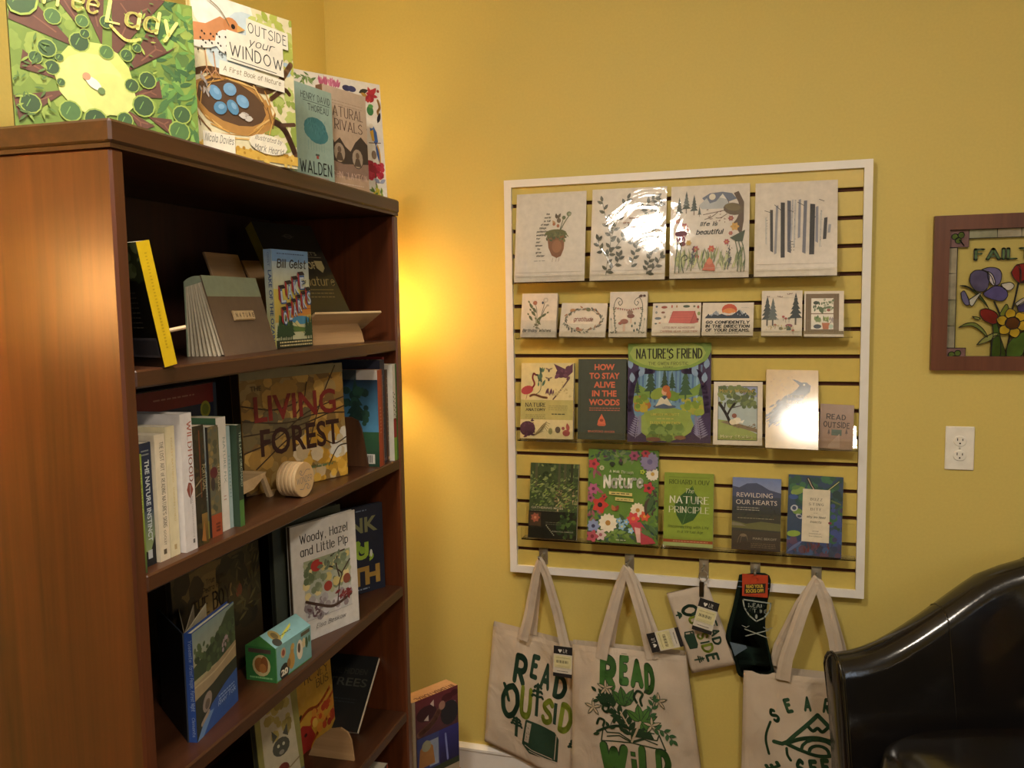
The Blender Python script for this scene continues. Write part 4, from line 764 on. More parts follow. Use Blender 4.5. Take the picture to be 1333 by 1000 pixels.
a.rect(50, 29, 60, 31, '4a5a58'); a.rect(52, 26, 58, 29, 'b0524c'); a.T('WALDEN', 50, 10, 86, 12, '20282a', 's', pen=.13); a.greek(24, 84, 6, 1, 'c09a90')
book('pale blue-green paperback titled Walden', onshelf(-.055, .633, ZT, 80, .5, .02), w, h, .02, '9fb9ae', '8aa59a', False, a, group=g)
w, h = .15, .229; a = Art(w, h); a.grad(0, 0, 100, 100, 'b89a80', 'c9b4a0'); a.T('NATURAL', 50, 73, 82, 9.5, '4a2f28', 's', pen=.12, contrast=.5, serif=.09); a.T('RIVALS', 56, 60, 66, 9.5, '4a2f28', 's', pen=.12, contrast=.5, serif=.09); a.greek(20, 90, 87, .7, 'a89480', 2, 3)
a.poly([(0, 48), (12, 55), (22, 46), (34, 52), (46, 44), (58, 40), (70, 50), (84, 57), (100, 50), (100, 22), (0, 22)], '3f3430'); a.poly([(0, 30), (40, 26), (100, 30), (100, 14), (0, 14)], '8f7466')
for x, y in ((32, 37), (74, 34)): a.ell(x, y, 14, 16, '4a3a32'); a.ell(x, y, 12.6, 14.6, 'a89684'); a.ell(x, y + 3, 4.4, 5, '6a5648'); a.poly([(x - 9, y - 8), (x - 4, y), (x + 4, y), (x + 9, y - 8)], '54453c')
a.T('JOHN CLAYTON', 52, 12, 86, 6, 'd8b8a8', 's', pen=.13, serif=.07); a.greek(20, 86, 6, .8, 'd8c4b4')
book('sepia paperback titled Natural Rivals with two oval portraits', onshelf(-.054, .765, ZT, 75, 1, .02), w, h, .02, 'b89a80', '6a4a3c', False, a, group=g)
w, h = .25, .29; a = Art(w, h); a.bg('e3dcd0'); rd = random.Random(8)
a.leaves(14, 3, 92, 20, 97, 5, 9, ['5f7a44', '7f9a58'], 2, .3); a.leaves(40, 30, 90, 50, 92, 5, 10, ['c86a8a', 'd88aa4', 'b85a7a'], 3, .3, 60, 120); a.ell(60, 92, 5, 3, '34345a'); a.ell(66, 92, 5, 3, '3f3f68'); a.leaf(74, 90, 20, 12, 5, '3a3424'); a.leaf(76, 90, 340, 10, 4, 'b88a3c')
a.leaves(14, 86, 88, 92, 92, 7, 10, ['b8303a', 'a02834'], 4, .5); a.ell(97, 94, 1.6, 1.6, '9a3a2c'); a.line([(96, 86), (98, 80), (95, 76), (97, 72)], 2.6, 'c89a54', True); a.ell(86, 76, 4, 5, '3f7a44'); a.ell(87, 80, 3, 2, '5a9a4c'); a.ell(84, 84, 1.6, 1.6, 'b83a3a'); a.leaf(94, 66, 70, 12, 4, '25222a')
a.poly([(84, 62), (88, 64), (92, 58), (93, 50), (90, 46), (85, 54)], '3a64a8'); a.poly([(84, 58), (88, 60), (89, 50), (86, 50)], 'd8a83c'); a.ell(86, 63, 2.6, 2.6, 'd8d0c0'); a.leaf(92, 48, 275, 24, 4, 'c89a3c'); a.leaf(90, 48, 280, 20, 3, '3a5a9a'); a.line([(82, 48), (96, 49)], .8, '5a3a24')
a.ell(87, 38, 3, 4.5, '8a7462'); a.blobs(44, 80, 18, 96, 31, 2, 3.4, ['a8203a', 'b83448', '8f1a30'], 5); a.line([(87, 22), (87, 12)], 1, '5a3a24'); a.leaf(92, 14, 30, 8, 4, '9aa0b8'); a.leaf(92, 14, 150, 8, 4, '8a90aa'); a.leaves(24, 82, 2, 96, 8, 4, 7, ['8aa03c', 'c8b83c', '5a7a34'], 6)
a.leaves(30, 4, 10, 78, 88, 6, 12, ['c86a5a', '5a7a4c', '6a5a8a', 'c89a54', '4a7a8a'], 9)
book('large white picture book bordered with small nature drawings', onshelf(-.155, .825, ZT, 58, 4, .012), w, h, .012, 'e3dcd0', 'c8c0b0', True, a, group=g)

# ------------------------------------------------------------------ shelf 1
Z1, Z2, Z3, Z4, Z5 = ZS; g = 'items on the first shelf'
s = Art(.022, .192); s.bg('cfae1c'); s.greek(44, 60, 90, .9, 'a08618', 30, 2.6)
a = Art(.15, .192); a.bg('15130f'); a.rect(0, 70, 100, 100, '2f3620'); a.blobs(40, 0, 70, 100, 100, 4, 9, ['47502c', '2a301c', '5f6844'], 3); a.greek(16, 80, 60, .8, '5a5448', 8, 4); a.rect(50, 8, 98, 24, '4f4b50'); a.rect(54, 10, 96, 22, '3a373b')
book('yellow-spined guidebook leaning away with a black back cover', onshelf(.010, .110, Z1, 160, 11, .022), .15, .192, .022, '1a1814', 'cfae1c', False, None, s, mat='print_gloss', group=g, bart=a, back='15130f')
r = empty('book_easel', BC @ Matrix.Translation((0, 0, 0)), 'small pale wooden easel rod propping the yellow-spined guidebook', 'book stand')
MB().tube([(-.055, .150, Z1 + .0505), (-.022, .181, Z1 + .059)], .0035, 8).build('rod', 'ply', r)
MB().box(-.13, .150, Z1 + .0005, -.05, .156, Z1 + .13).build('back_board', 'ply_dark', r)
# brown board-book notebook with wooden letter tiles: upright page block, slanted front cover
w, h = .226, .156; mx = onshelf(-.068, .360, Z1, 96, 15.6); r = empty('notebook', mx, 'brown and sage notebook with wooden letter tiles spelling NATURE', 'notebook', g)
MB().box(0, 0, 0, w, .0025, h, lin('6f5a48')).box(0, -.0004, h * .74, w, .0003, h, lin('8f9a82')).build('front_cover', 'print', r)
an = math.radians(15.6); rot = Matrix.Rotation(an, 4, 'X')
mb = MB()
for k in range(9):
    f = k / 8; ang = an * (1 - f); y0 = .003 + .034 * f
    mm = Matrix.Translation((0, .0028 + .03 * f, h - .004)) @ Matrix.Rotation(an * f, 4, 'X')
    mb.box(.001, 0, -(h - .008), w - .004, .0036, 0, lin('d9cdb4' if k % 2 else 'cfc2a8'), mx=mm)
mb.build('pages', 'print', r)
mm = Matrix.Translation((0, .034, h - .002)) @ rot; MB().box(0, 0, -h + .0015, w, .0025, 0, lin('8f9a82'), mx=mm).build('back_cover', 'print', r)
mb = MB(); n = 8; pts = []
for k in range(n + 1): t = PI * k / n; pts.append((.0188 - .0178 * math.cos(t), h - .004 + .0065 * math.sin(t)))
mb.prism(pts + [(.036, h - .012), (.0012, h - .012)], 0, 0, w, lin('97a28a')); mb.build('spine', 'print', r)
tl = MB().box(.072, -.0045, .066, .158, -.0008, .086, lin('c2a478'), bev=.0008).build('tile_strip', 'print', r)
for k, ch in enumerate('NATURE'):
    o = MB().box(.0735 + k * .0139, -.0065, .0675, .0735 + k * .0139 + .0130, -.0046, .0845, lin('d3b88c'), bev=.0005).build('letter_tile', 'print', tl)
    q = Art(.013, .017); q.T(ch, 50, 25, 62, 52, '4a3524', bold=.01); q.build('letter', tl, 'print').location = (.0735 + k * .0139, -.0065, .0675)
# road book
w, h, t = .135, .212, .020; a = Art(w, h); a.grad(0, 60, 100, 100, 'd8d8b0', '7fa0c4'); a.rect(0, 0, 100, 8, '2a3020'); a.grad(0, 26, 100, 60, 'c8a85a', 'e0d060')
a.rect(0, 88, 100, 100, '6a90bc'); a.greek(14, 90, 95.5, 1, '34486a'); a.T('Bill Geist', 52, 82, 80, 8, '3c3420', 's', slant=.2, pen=.17)
a.poly([(40, 42), (100, 48), (100, 34), (44, 30)], 'd89040'); a.line([(44, 38), (100, 40)], 1.6, 'b8662c'); a.ell(70, 28, 26, 7, '4a90b8'); a.poly([(50, 24), (72, 14), (80, 16), (58, 28)], 'd8cf90'); a.line([(50, 26), (78, 14)], 1, '6a7a4a')
a.poly([(6, 16), (100, 16), (100, 24), (80, 20), (50, 22), (30, 28), (10, 34)], '5a7a3c')
for k in range(9): a.conifer(6 + k * 4.4, 7, 16 + (k % 3) * 4, '2f4a2c', .5)
for x in (84, 92, 98): a.conifer(x, 6, 24, '2f4a2c', .5)
for bx, by, s_, L, hh in ((8, 46, 17, 'LAKE', 14), (12, 24, 15.5, 'OZARKS', 14)):
    n = len(L); sc = 74 / n if n == 4 else 84 / n
    for k, ch in enumerate(L):
        x = bx + 8 + k * sc * .98; y = by + k * (4.8 if n == 4 else 4.1)
        a.poly([(x, y), (x - 5, y + 3.5), (x - 5, y + 3.5 + hh), (x, y + hh)], 'a83238'); a.poly([(x, y + hh), (x - 5, y + 3.5 + hh), (x - 5 + sc * .8, y + 4.5 + hh), (x + sc * .82, y + hh + 1)], '2a1a20')
        a.T(ch, x + sc * .42, y, sc * .8, hh, '3a5f9a', bold=.05, rot=4); a.T(ch, x + sc * .42, y + .8, sc * .66, hh - 2, 'c9d4e0', bold=.02, rot=4)
a.T('OF', 83, 66, 10, 3.6, '2a2a2a', bold=.02); a.T('THE', 88, 58.5, 14, 3.6, '2a2a2a', bold=.02)
a.greek(6, 96, 5, 1.6, 'd8c890', 2, 3.2)
s = Art(t, h); s.grad(0, 0, 100, 60, 'd8cf58', 'd0d8c8'); s.grad(0, 60, 100, 100, 'd0d8c8', '7f9cc0'); s.T('LAKE OF THE OZARKS', 46, 40, 78, 42, '34508a', bold=.02, rot=-90, al='c'); s.T('GEIST', 46, 90, 14, 26, '5a6a8a', rot=-90)
book('colourful paperback titled Lake of the Ozarks on the upper shelf', onshelf(-.105, .607, Z1, 84.4, 1.4, t), w, h, t, 'c8c8a0', 'd0c860', False, a, s, mat='print', group=g)
# large dark guide on its easel
w, h, t = .18, .26, .028; mx = onshelf(-.122, .716, .016, 70, 31); a = Art(w, h); a.bg('2c2822'); a.ell(50, 86, 7, 3.4, '6a645a'); a.ell(50, 86, 5.6, 2.4, '2c2822'); a.line([(40, 86), (60, 86)], .8, '6a645a')
a.T("PLANET'S", 66, 66, 40, 4, '8a8068', bold=.01); a.rect(44, 63.5, 92, 64.2, '7a705a'); a.T('BEST DAYS OF', 40, 51, 70, 8, 'a89a6c', bold=.02); a.poly([(76, 60), (90, 60), (90, 52), (83, 47), (76, 52)], 'a89a6c'); a.T('nature', 70, 33, 50, 9, 'a8986a', 's', slant=.3, pen=.13); a.rect(30, 28, 88, 28.6, '8a7c50'); a.greek(30, 86, 24, 1, '7a7050', 2, 4)
book('large dark guidebook with yellow spine leaning on a wooden easel', mx, w, h, t, '2c2822', '9a8c20', False, a, mat='print_gloss', group=g)
r = empty('book_easel', mx, 'plywood easel with a white-edged ledge under the dark guidebook', 'book stand')
z0 = -(.016 - Z1) / math.cos(math.radians(31)) - .0185
MB().prism([(-.03, z0 + .0005), (.03, z0), (.045, z0 + .02), (.06, z0 + .030), (.09, z0 + .032), (.13, z0 + .026), (.155, z0 + .012), (.165, z0), (.205, z0), (.222, z0 + .066), (.222, z0 + .08), (.19, .17), (-.05, .17)], 1, t + .001, t + .007).build('back_board', 'ply_dark', r)
MB().box(.045, -.022, -.0062, .262, t + .03, -.0005, bev=.001).build('ledge', 'ply', r)
r = empty('book_easel', BC @ lean((-.165, .47, Z1), 92, 20), 'plain tan wooden easel board behind the brown notebook', 'book stand')
MB().box(.10, 0, .001, .235, .006, .222, bev=.001).build('back_board', 'ply_dark', r)
MB().prism([(0, -.001), (.06, -.022), (0, .12)], 0, .16, .166).build('support_leg', 'ply_dark', r)

# ------------------------------------------------------------------ shelf 2
g = 'upright books on the second shelf'
def spine_book(label, y0, y1, x, h, depth, cover, spine=None, s=None, back=None, bart=None, tilt=0, hard=False, grp=g, z=Z2, mat='print'):
    return book(label, onshelf(x, y1, z, 180, tilt), depth, h, y1 - y0, cover, spine or cover, hard, None, s, mat=mat, group=grp, bart=bart, back=back)
def sa(y0, y1, h): return Art(y1 - y0, h)
s = sa(.030, .043, .182); s.bg('8aa03c'); s.grad(0, 0, 100, 40, '3a5a34', '8aa03c'); s.T('THE RIVER', 50, 70, 40, 40, 'b8c46a', rot=-90)
spine_book('thin yellow-green book at the near end of the row', .030, .043, -.012, .182, .13, '8a9a48', None, s)
s = sa(.060, .088, .193); s.bg('1f2a44'); s.grad(0, 12, 100, 45, '8fa06a', '3a4a5c'); s.poly([(0, 0), (100, 0), (100, 24), (60, 12), (30, 12), (0, 14)], '181a20'); s.T('THE NATURE INSTINCT', 44, 53, 66, 36, 'c8d0d4', rot=-90, bold=.02); s.greek(20, 80, 93, 1.2, '8a8f8c', 2, 3); s.rect(34, 6, 70, 13, 'b8bcc0')
spine_book('navy paperback titled The Nature Instinct', .060, .088, -.030, .193, .13, '1c2434', '1f2a44', s)
s = sa(.0925, .117, .202); s.bg('ddd0b8'); s.T("THE LOST ART of READING NATURE'S SIGNS", 48, 60, 68, 34, '2f2c28', 's', rot=-90, pen=.14, contrast=.6, serif=.07); s.T('GOOLEY', 46, 18, 12, 24, '5a5448', rot=-90); s.rect(36, 5, 66, 9, '5a5040')
spine_book("cream paperback on reading nature's signs", .0925, .117, -.026, .202, .13, 'ddd0b8', None, s)
s = sa(.119, .142, .211); s.bg('dcd0ac'); s.T('FOREST BATHING', 56, 74, 34, 18, 'c8b070', rot=-90); s.T('SHINRIN YOKU', 56, 40, 26, 18, 'c8b070', rot=-90); s.rect(40, 5, 66, 9, 'b8a070')
spine_book('plain pale yellow book beside the white Wildhood', .119, .142, -.026, .211, .13, 'dcd0ac', None, s)
s = sa(.147, .177, .228); s.bg('d9d4d4'); s.T('WILDHOOD', 58, 72, 44, 34, 'b06858', 's', rot=-90, pen=.15, contrast=.5, serif=.08); s.poly([(30, 45), (48, 50), (70, 49), (86, 44), (74, 41), (58, 38), (44, 40)], '8a4436'); s.greek(56, 64, 34, 14, '9a9494', 1); s.T('NATTERSON-HOROWITZ', 66, 24, 30, 14, 'a09a9a', rot=-90); s.rect(64, 5, 80, 8, '6a6464')
spine_book('tall white hardcover titled Wildhood', .147, .177, -.018, .228, .15, 'd9d4d4', None, s, hard=True)
s = sa(.1795, .211, .203); s.bg('2f281c'); s.blobs(40, 0, 0, 100, 100, 10, 20, ['3a3220', '241f16', '45391f', '2c2f1c'], 4); s.rect(52, 40, 62, 96, '6a3a20'); s.grad(50, 0, 100, 26, '4a3a18', '8a6a34'); s.poly([(40, 4), (70, 20), (80, 2)], 'a06a34'); s.T('PORTUGAL', 70, 56, 22, 30, 'a89a70', rot=-90); s.line([(8, 50), (60, 55)], 8, '8a7a5a'); s.line([(8, 42), (60, 44)], 6, '77684c')
spine_book('dark brown forest-photo book beside Wildhood', .1795, .211, -.020, .203, .14, '2f281c', None, s)
s = sa(.2135, .234, .195); s.bg('7a8a8a'); s.grad(0, 60, 100, 100, '4f6470', 'a8b0ac'); s.grad(0, 0, 100, 40, '5a5a34', '6f7f80'); s.rect(0, 0, 100, 16, '8a8240'); s.T('THE HIDDEN', 50, 52, 34, 40, 'c8d0d0', rot=-90)
spine_book('blue-grey book with an olive foot band', .2135, .234, -.033, .195, .14, '5a5a48', None, s)
s = sa(.2365, .267, .194); s.bg('6a6248'); s.blobs(30, 0, 20, 100, 100, 10, 24, ['7a6e48', '8a7648', '4f4f3c', '5f5f50'], 5); s.ell(42, 58, 36, 34, '5a2028'); s.ell(30, 48, 20, 40, '3a3030'); s.rect(0, 0, 100, 20, 'a04a2c'); s.T('TONGUE', 78, 52, 24, 28, 'b8a88a', rot=-90); s.greek(40, 80, 10, 2, '5a2418', 3, 3)
spine_book('brown tulip-painting book with a rust foot band', .2365, .267, -.030, .194, .14, '35302a', None, s)
s = sa(.2705, .300, .205); s.bg('ded8ce'); s.rect(0, 0, 22, 92, '35603f'); s.T('NATURE FIX', 62, 62, 40, 26, '8a9a90', rot=-90); s.greek(50, 76, 30, 1, 'b08070', 2, 3)
spine_book('white-spined book with a green edge', .2705, .300, -.036, .205, .14, '4a7050', 'ded8ce', s)
s = sa(.3025, .313, .186); s.bg('a3b8b8'); s.greek(30, 70, 70, 1, '6a8080', 12, 3.6)
spine_book('thin pale blue-grey book', .3025, .313, -.037, .186, .14, 'a3b8b8', None, s)
s = sa(.3145, .329, .187); s.bg('24352a'); s.rect(0, 0, 100, 26, '4f7a3c'); s.T('THE LAST ORCHARD', 50, 66, 54, 46, 'b0bca8', rot=-90)
spine_book('thin dark green book ending the row beside the easel', .3145, .329, -.024, .187, .13, '2f4432', None, s)
a = Art(.285, .245); a.bg('1c2440'); a.grad(0, 84, 96, 100, '7a1c22', '6a1a1c'); a.greek(30, 74, 92, 1.2, 'a06a5a'); a.ell(86, 79, 6, 6, '9a9a34'); a.ell(86, 79, 4, 4, '6f7a2c'); a.rect(96, 0, 100, 100, '3a4450'); a.ell(58, 56, 4, 4, '3f4a34')
book('red and navy book standing behind the upright row', onshelf(-.20, .235, Z2, 90, 0, .02), .285, .245, .02, '1c2440', '1c2440', False, a, group='books on the second shelf')
# Living Forest
w, h, t = .285, .265, .03; a = Art(w, h); a.bg('8f6f38'); a.blobs(140, 0, 0, 100, 100, 3, 9, ['a8803c', '8a6a38', 'b89048', '7a5c34', '9f8450', 'c09a50'], 3); a.blobs(60, 50, 0, 100, 42, 3, 7, ['d0a038', 'c8b088', 'd8c4a0', 'b88a2c', 'dcae48'], 4); a.blobs(40, 0, 40, 60, 62, 3, 7, ['6a5c3c', '75643f', '5f5238'], 7); a.blobs(20, 84, 20, 100, 40, 3, 5, ['d8d4c8', 'c8b898'], 9); a.rect(0, 92, 100, 100, '8a7f5c')
for p in ([(0, 34), (30, 42), (60, 60), (100, 70)], [(0, 60), (40, 54), (70, 58), (100, 56)], [(60, 30), (74, 66), (92, 98)], [(0, 48), (50, 50), (100, 62)], [(70, 40), (86, 30), (100, 34)], [(10, 20), (40, 40), (60, 48)], [(62, 86), (58, 70), (50, 60)], [(80, 12), (90, 26), (100, 28)], [(0, 72), (30, 66), (52, 70)]): a.line(p, 1.1, '3f2c1c', True)
a.T('THE', 14, 83, 10, 4, '5a4628', bold=.02); a.T('LIVING', 51, 58, 80, 21, '7c1f1c', bold=.02); a.T('FOREST', 54, 30, 78, 22, '35120f', bold=.02); a.greek(60, 84, 12, 1.6, '6a7a50'); a.T('ROBERT LLEWELLYN', 72, 13, 30, 1.8, '54683c', bold=.01)
book('large golden photo book titled The Living Forest', onshelf(-.149, .535, Z2, 68.2, 2.2, t), w, h, t, '8f6f38', '4a3820', True, a, mat='print', group='books on the second shelf')
r = empty('book_easel', BC, 'pale wooden folding easel at the foot of The Living Forest', 'book stand')
def slab(p0, p1, wv, t_): # slab between two points with a width vector
    mb = MB(); p0, p1, wv = Vector(p0), Vector(p1), Vector(wv); n = (p1 - p0).cross(wv).normalized() * t_
    v = [p0, p1, p1 + wv, p0 + wv]; return mb.add(v + [q + n for q in v], [(0, 3, 2, 1), (4, 5, 6, 7), (0, 1, 5, 4), (1, 2, 6, 5), (2, 3, 7, 6), (3, 0, 4, 7)])
MB().prism([(.405, Z2 + .040), (.447, Z2 + .052), (.535, Z2 + .057), (.530, Z2 + .050), (.484, Z2 + .030), (.42, Z2 + .026)], 0, -.165, -.100).build('left_arm', 'ply', r)
MB().prism([(.520, Z2 + .050), (.530, Z2 + .052), (.552, Z2 + .012), (.572, Z2 + .012), (.560, Z2 + .0004), (.545, Z2 + .0004)], 0, -.108, -.100).build('front_leg', 'ply', r)
MB().prism([(.42, Z2 + .0004), (.445, Z2 + .0004), (.465, Z2 + .034), (.44, Z2 + .034)], 0, -.17, -.160).build('back_leg', 'ply_dark', r)
# stack of wooden discs standing on edge
th_ = math.radians(-4); mx = BC @ Matrix.Translation((-.028, .563, Z2 + .0372)) @ Matrix.Rotation(th_, 4, 'Z') @ Matrix.Rotation(PI / 2, 4, 'Y')
r = empty('wooden_coaster', mx, 'stack of round wooden discs lettered WONDER standing on edge', 'coasters')
for k in range(5):
    z0 = -.0093 * k
    MB().lathe([(0, z0), (.0345, z0), (.0368, z0 - .0015), (.0368, z0 - .0068), (.0350, z0 - .0086), (0, z0 - .0086)], 40).build('disc', 'ply', r, False)
a = Art(.074, .074); a.ell(50, 50, 49, 49, 'cdab7c', n=36); a.T('WONDER', 50, 42, 78, 17, '5c6472', 's', pen=.09, jit=.04); a.line([(24, 70), (30, 78), (38, 74), (30, 68), (44, 64), (60, 76), (80, 74)], 1.6, '5c6472', True); a.line([(78, 28), (72, 20), (62, 24), (70, 32), (54, 36), (44, 24), (26, 26)], 1.6, '5c6472', True)
o = a.build('disc_print', r, 'print', base=1e-4); o.matrix_local = Matrix(((0, 0, -1, .037), (1, 0, 0, -.037), (0, -1, 0, 0), (0, 0, 0, 1)))
# book end and the right-hand group
prof = [(-.19, 0), (-.036, 0), (-.052, .095), (-.060, .114), (-.078, .123), (-.19, .123)]
o = MB().prism([(x, z + Z2 + .0005) for x, z in prof], 1, .899, .905).build('book_end', 'walnut'); o.matrix_world = BC; tag(o, 'dark brown wooden book end against the blue tree book', 'book end')
g = 'upright books at the far end of the second shelf'
a = Art(.20, .24); a.grad(0, 0, 100, 36, '1f3a2c', '2f5a3c'); a.grad(0, 36, 100, 90, '4f8ab0', '15283c'); a.rect(0, 90, 100, 100, '4a5254'); a.rect(72, 90, 100, 100, 'b8b0a8'); a.conifer(70, 36, 50, '1c3a34', .5); a.blobs(30, 55, 44, 84, 80, 3, 6, ['1f4038', '254a3c', '183430'], 3); a.rect(74, 3, 94, 13, 'c8c4bc'); [a.rect(77 + k * 1.8, 4, 78 + k * 1.8, 12, '4a4a48') for k in range(8)]
s = Art(.028, .24); s.bg('a8482a'); s.rect(70, 0, 100, 100, '8a3a24'); s.greek(30, 60, 60, 1, 'd09070', 8, 3.6)
spine_book('blue tree-photo paperback with an orange-red spine', .9055, .934, -.008, .24, .2, 'a8482a', None, s, None, a, grp=g, mat='print')
for lb, y0, y1, x, hh, cc, ac in (('slim grey-white booklet', .9345, .944, -.012, .225, 'a8a29a', '6a645c'), ('dark navy book rising above its neighbours', .945, .972, -.018, .262, '2a2c3c', '5a4a5a'), ('thin red book', .9725, .981, -.022, .268, '8a2a2a', 'b8706a'), ('thin brown book', .9815, .990, -.018, .235, '5a4230', 'c09a70')):
    s = Art(y1 - y0, hh); s.bg(cc); s.greek(30, 70, 90, 1, ac, 14, 5.2); s.rect(0, 2, 100, 5, ac)
    spine_book(lb + ' in the far group of the second shelf', y0, y1, x, hh, .17, cc, None, s, grp=g)
s = Art(.0262, .248); s.bg('d8d4c8'); s.rect(64, 0, 100, 100, '3f6a34'); s.rect(0, 0, 64, 24, '7fa83c'); s.rect(0, 24, 64, 44, 'a02c2c')
for k in range(7): s.leaf(20 + k * 5, 70 - k * 4.6, 150, 34, 12, '26221e'); s.leaf(24 + k * 5, 68 - k * 4.6, 30, 30, 12, '26221e')
spine_book('white and green spine with black leaf fronds by the side panel', .9907, 1.0169, -.004, .248, .17, 'c8c4b8', None, s, grp=g)

# ------------------------------------------------------------------ shelf 3
g = 'books on the third shelf of the bookcase'
w, h, t = .285, .245, .012; a = Art(w, h); a.grad(0, 0, 100, 100, '2a2014', '4a3c22'); a.ell(38, 74, 34, 26, '6a5630'); a.ell(40, 70, 26, 20, '7a6438'); a.blobs(60, 50, 40, 100, 100, 4, 9, ['2c2618', '35301c', '3f3820', '241f14'], 3); a.blobs(30, 0, 40, 26, 100, 4, 9, ['2c2216', '3a2c1a'], 4)
a.T('THE BOY', 40, 62, 44, 13, '2a1c10', 's', pen=.2, contrast=.4, serif=.12); a.T('The True Story', 42, 84, 32, 4, '3a2c18', 's', pen=.14, serif=.06); a.T('of Pedro Perez', 42, 78, 34, 4, '3a2c18', 's', pen=.14, serif=.06); a.T('WHO CARVED', 32, 45, 48, 12, '2a1c10', 's', pen=.2, contrast=.4, serif=.12); a.ell(72, 66, 4, 5, '6a3a24'); a.leaves(30, 62, 40, 96, 96, 6, 12, ['4a4428', '5a5230'], 6, .2)
book('dim brown picture book titled The Boy at the back of the shelf', onshelf(-.135, .262, Z3, 89, 1, t), w, h, t, '3a2e1c', '2a2014', True, a, group=g)
w, h, t = .159, .191, .014; mx = onshelf(-.034, .171, Z3, 97.8, 0); a = Art(w, h); a.grad(0, 40, 100, 100, 'b0a070', '7a9090'); a.poly([(0, 56), (0, 68), (20, 72), (40, 78), (60, 84), (80, 96), (100, 98), (100, 56)], '34452f'); a.blobs(50, 4, 56, 100, 84, 2, 5, ['2c3c28', '3f5234', '4a5c3c'], 3, 1.4)
a.poly([(0, 36), (0, 52), (40, 54), (100, 62), (100, 48), (70, 44), (40, 38)], '9c8a6c'); a.line([(0, 50), (50, 50), (100, 58)], 2, 'b8a684', True); a.poly([(0, 0), (0, 38), (40, 40), (70, 44), (100, 46), (100, 0)], '2a3028'); a.poly([(0, 0), (10, 8), (36, 22), (70, 30), (100, 34), (100, 0)], '2f5296'); a.poly([(0, 0), (14, 0), (40, 16), (24, 18)], '6a8ab8')
a.ell(26, 28, 12, 9, '8a7f78', .7); a.ell(26, 26, 6, 5, '5a5048', .7); a.line([(12, 12), (28, 18)], 5, 'a09080'); a.blobs(10, 66, 62, 84, 74, 2, 3, ['9a8a94', '7a6a60'], 6); a.greek(52, 92, 22, 1, '9ab0d8', 2, 3); a.T('River Folk', 72, 14, 44, 4, 'b0c4e8', 's', slant=.2, pen=.12)
s = Art(t, h); s.bg('2c4c94'); s.T('Yosemite', 50, 84, 20, 40, 'a8b8d8', 's', rot=-90, pen=.12); s.T('Forest People, Forest Night', 50, 50, 42, 44, 'a8b8d8', 's', rot=-90, pen=.12); s.T('Clements', 50, 14, 18, 36, 'a8b8d8', 's', rot=-90, pen=.12)
r = book('blue-spined book standing half open, river rock painting on cover', mx, w, h, t, '2c4c94', '2c4c94', True, a, s, group=g)
for k, an in enumerate((14, 22, 32)):
    o = MB().box(0, 0, .002, w - .004, .0012, h - .002, lin(['cfc4a8', 'a89c84', '8a8068'][k])).build('loose_page', 'print', r); o.location = (.002, t - .001, 0); o.rotation_euler.z = math.radians(an)
o = MB().box(0, 0, 0, w, .0025, h, lin('1c2430')).build('back_cover', 'print', r); o.location = (0, t, 0); o.rotation_euler.z = math.radians(44)
# little gabled tea-box shaped carton
L_, D2_, H_ = .130, .069, .070; r = empty('carton', onshelf(-.022, .411, Z3, 87, 0), 'small green and blue gabled carton with animal pictures', 'box')
MB().prism([(0, 0), (D2_, 0), (D2_, H_), (D2_ / 2, H_ + .022), (0, H_)], 0, .0, L_, lin('3f7a3c')).build('box_body', 'print', r)
a = Art(L_, H_); a.bg('78a8a8'); a.rect(0, 0, 100, 3, '4a8a4c'); a.rect(0, 0, 2, 100, '4a8a4c'); a.ell(22, 18, 13, 13, '2a2a24'); a.T('20', 22, 10, 18, 16, 'e8e0cc', bold=.04); a.greek(14, 30, 8, 4, 'c8c0ac')
a.ell(42, 36, 9, 14, 'b08a48'); a.ell(44, 62, 5, 10, 'b08a48'); a.ell(46, 74, 5, 5, 'c09a54'); a.ell(34, 34, 5, 7, '8a6434'); a.ell(66, 50, 9, 16, 'd8ceb8'); a.ell(64, 56, 4, 8, '5a4838'); a.ell(78, 62, 5, 8, 'c8b890'); a.ell(86, 58, 4, 9, '3f5a38'); a.ell(20, 74, 7, 8, 'b8a080'); a.ell(20, 74, 4, 5, '8a4a3a'); a.ell(94, 64, 3, 6, '4a6a44'); a.rect(70, 84, 96, 95, '54503c')
a.build('front_print', r, 'print', base=2e-4)
a = Art(D2_, H_); a.bg('2f6a34'); a.rect(10, 82, 84, 94, '4a3a34'); a.ell(52, 46, 30, 32, 'b8a878'); a.ell(46, 48, 17, 22, '8a5a2c'); a.ell(62, 50, 12, 24, '7a4a24'); a.ell(56, 38, 12, 14, 'a06a34'); a.greek(12, 88, 8, 5, '7ab070')
o = a.build('end_print', r, 'print', base=2e-4); o.matrix_local = Matrix.Translation((0, D2_, 0)) @ SPM
sl_ = math.hypot(D2_ / 2, .022); a = Art(L_, sl_); a.bg('80aeb4'); a.ell(22, 60, 10, 12, 'a08a4c'); a.ell(22, 60, 6, 7, '6a5a34'); a.ell(14, 22, 9, 8, '3a3a34'); a.poly([(26, 24), (66, 58), (72, 74), (36, 46)], 'c8c850'); a.greek(30, 60, 40, 5, '6a6a30')
o = a.build('roof_print', r, 'print', base=2e-4); o.matrix_local = Matrix.Translation((0, 0, H_)) @ Matrix.Rotation(-math.atan2(D2_ / 2, .022), 4, 'X')
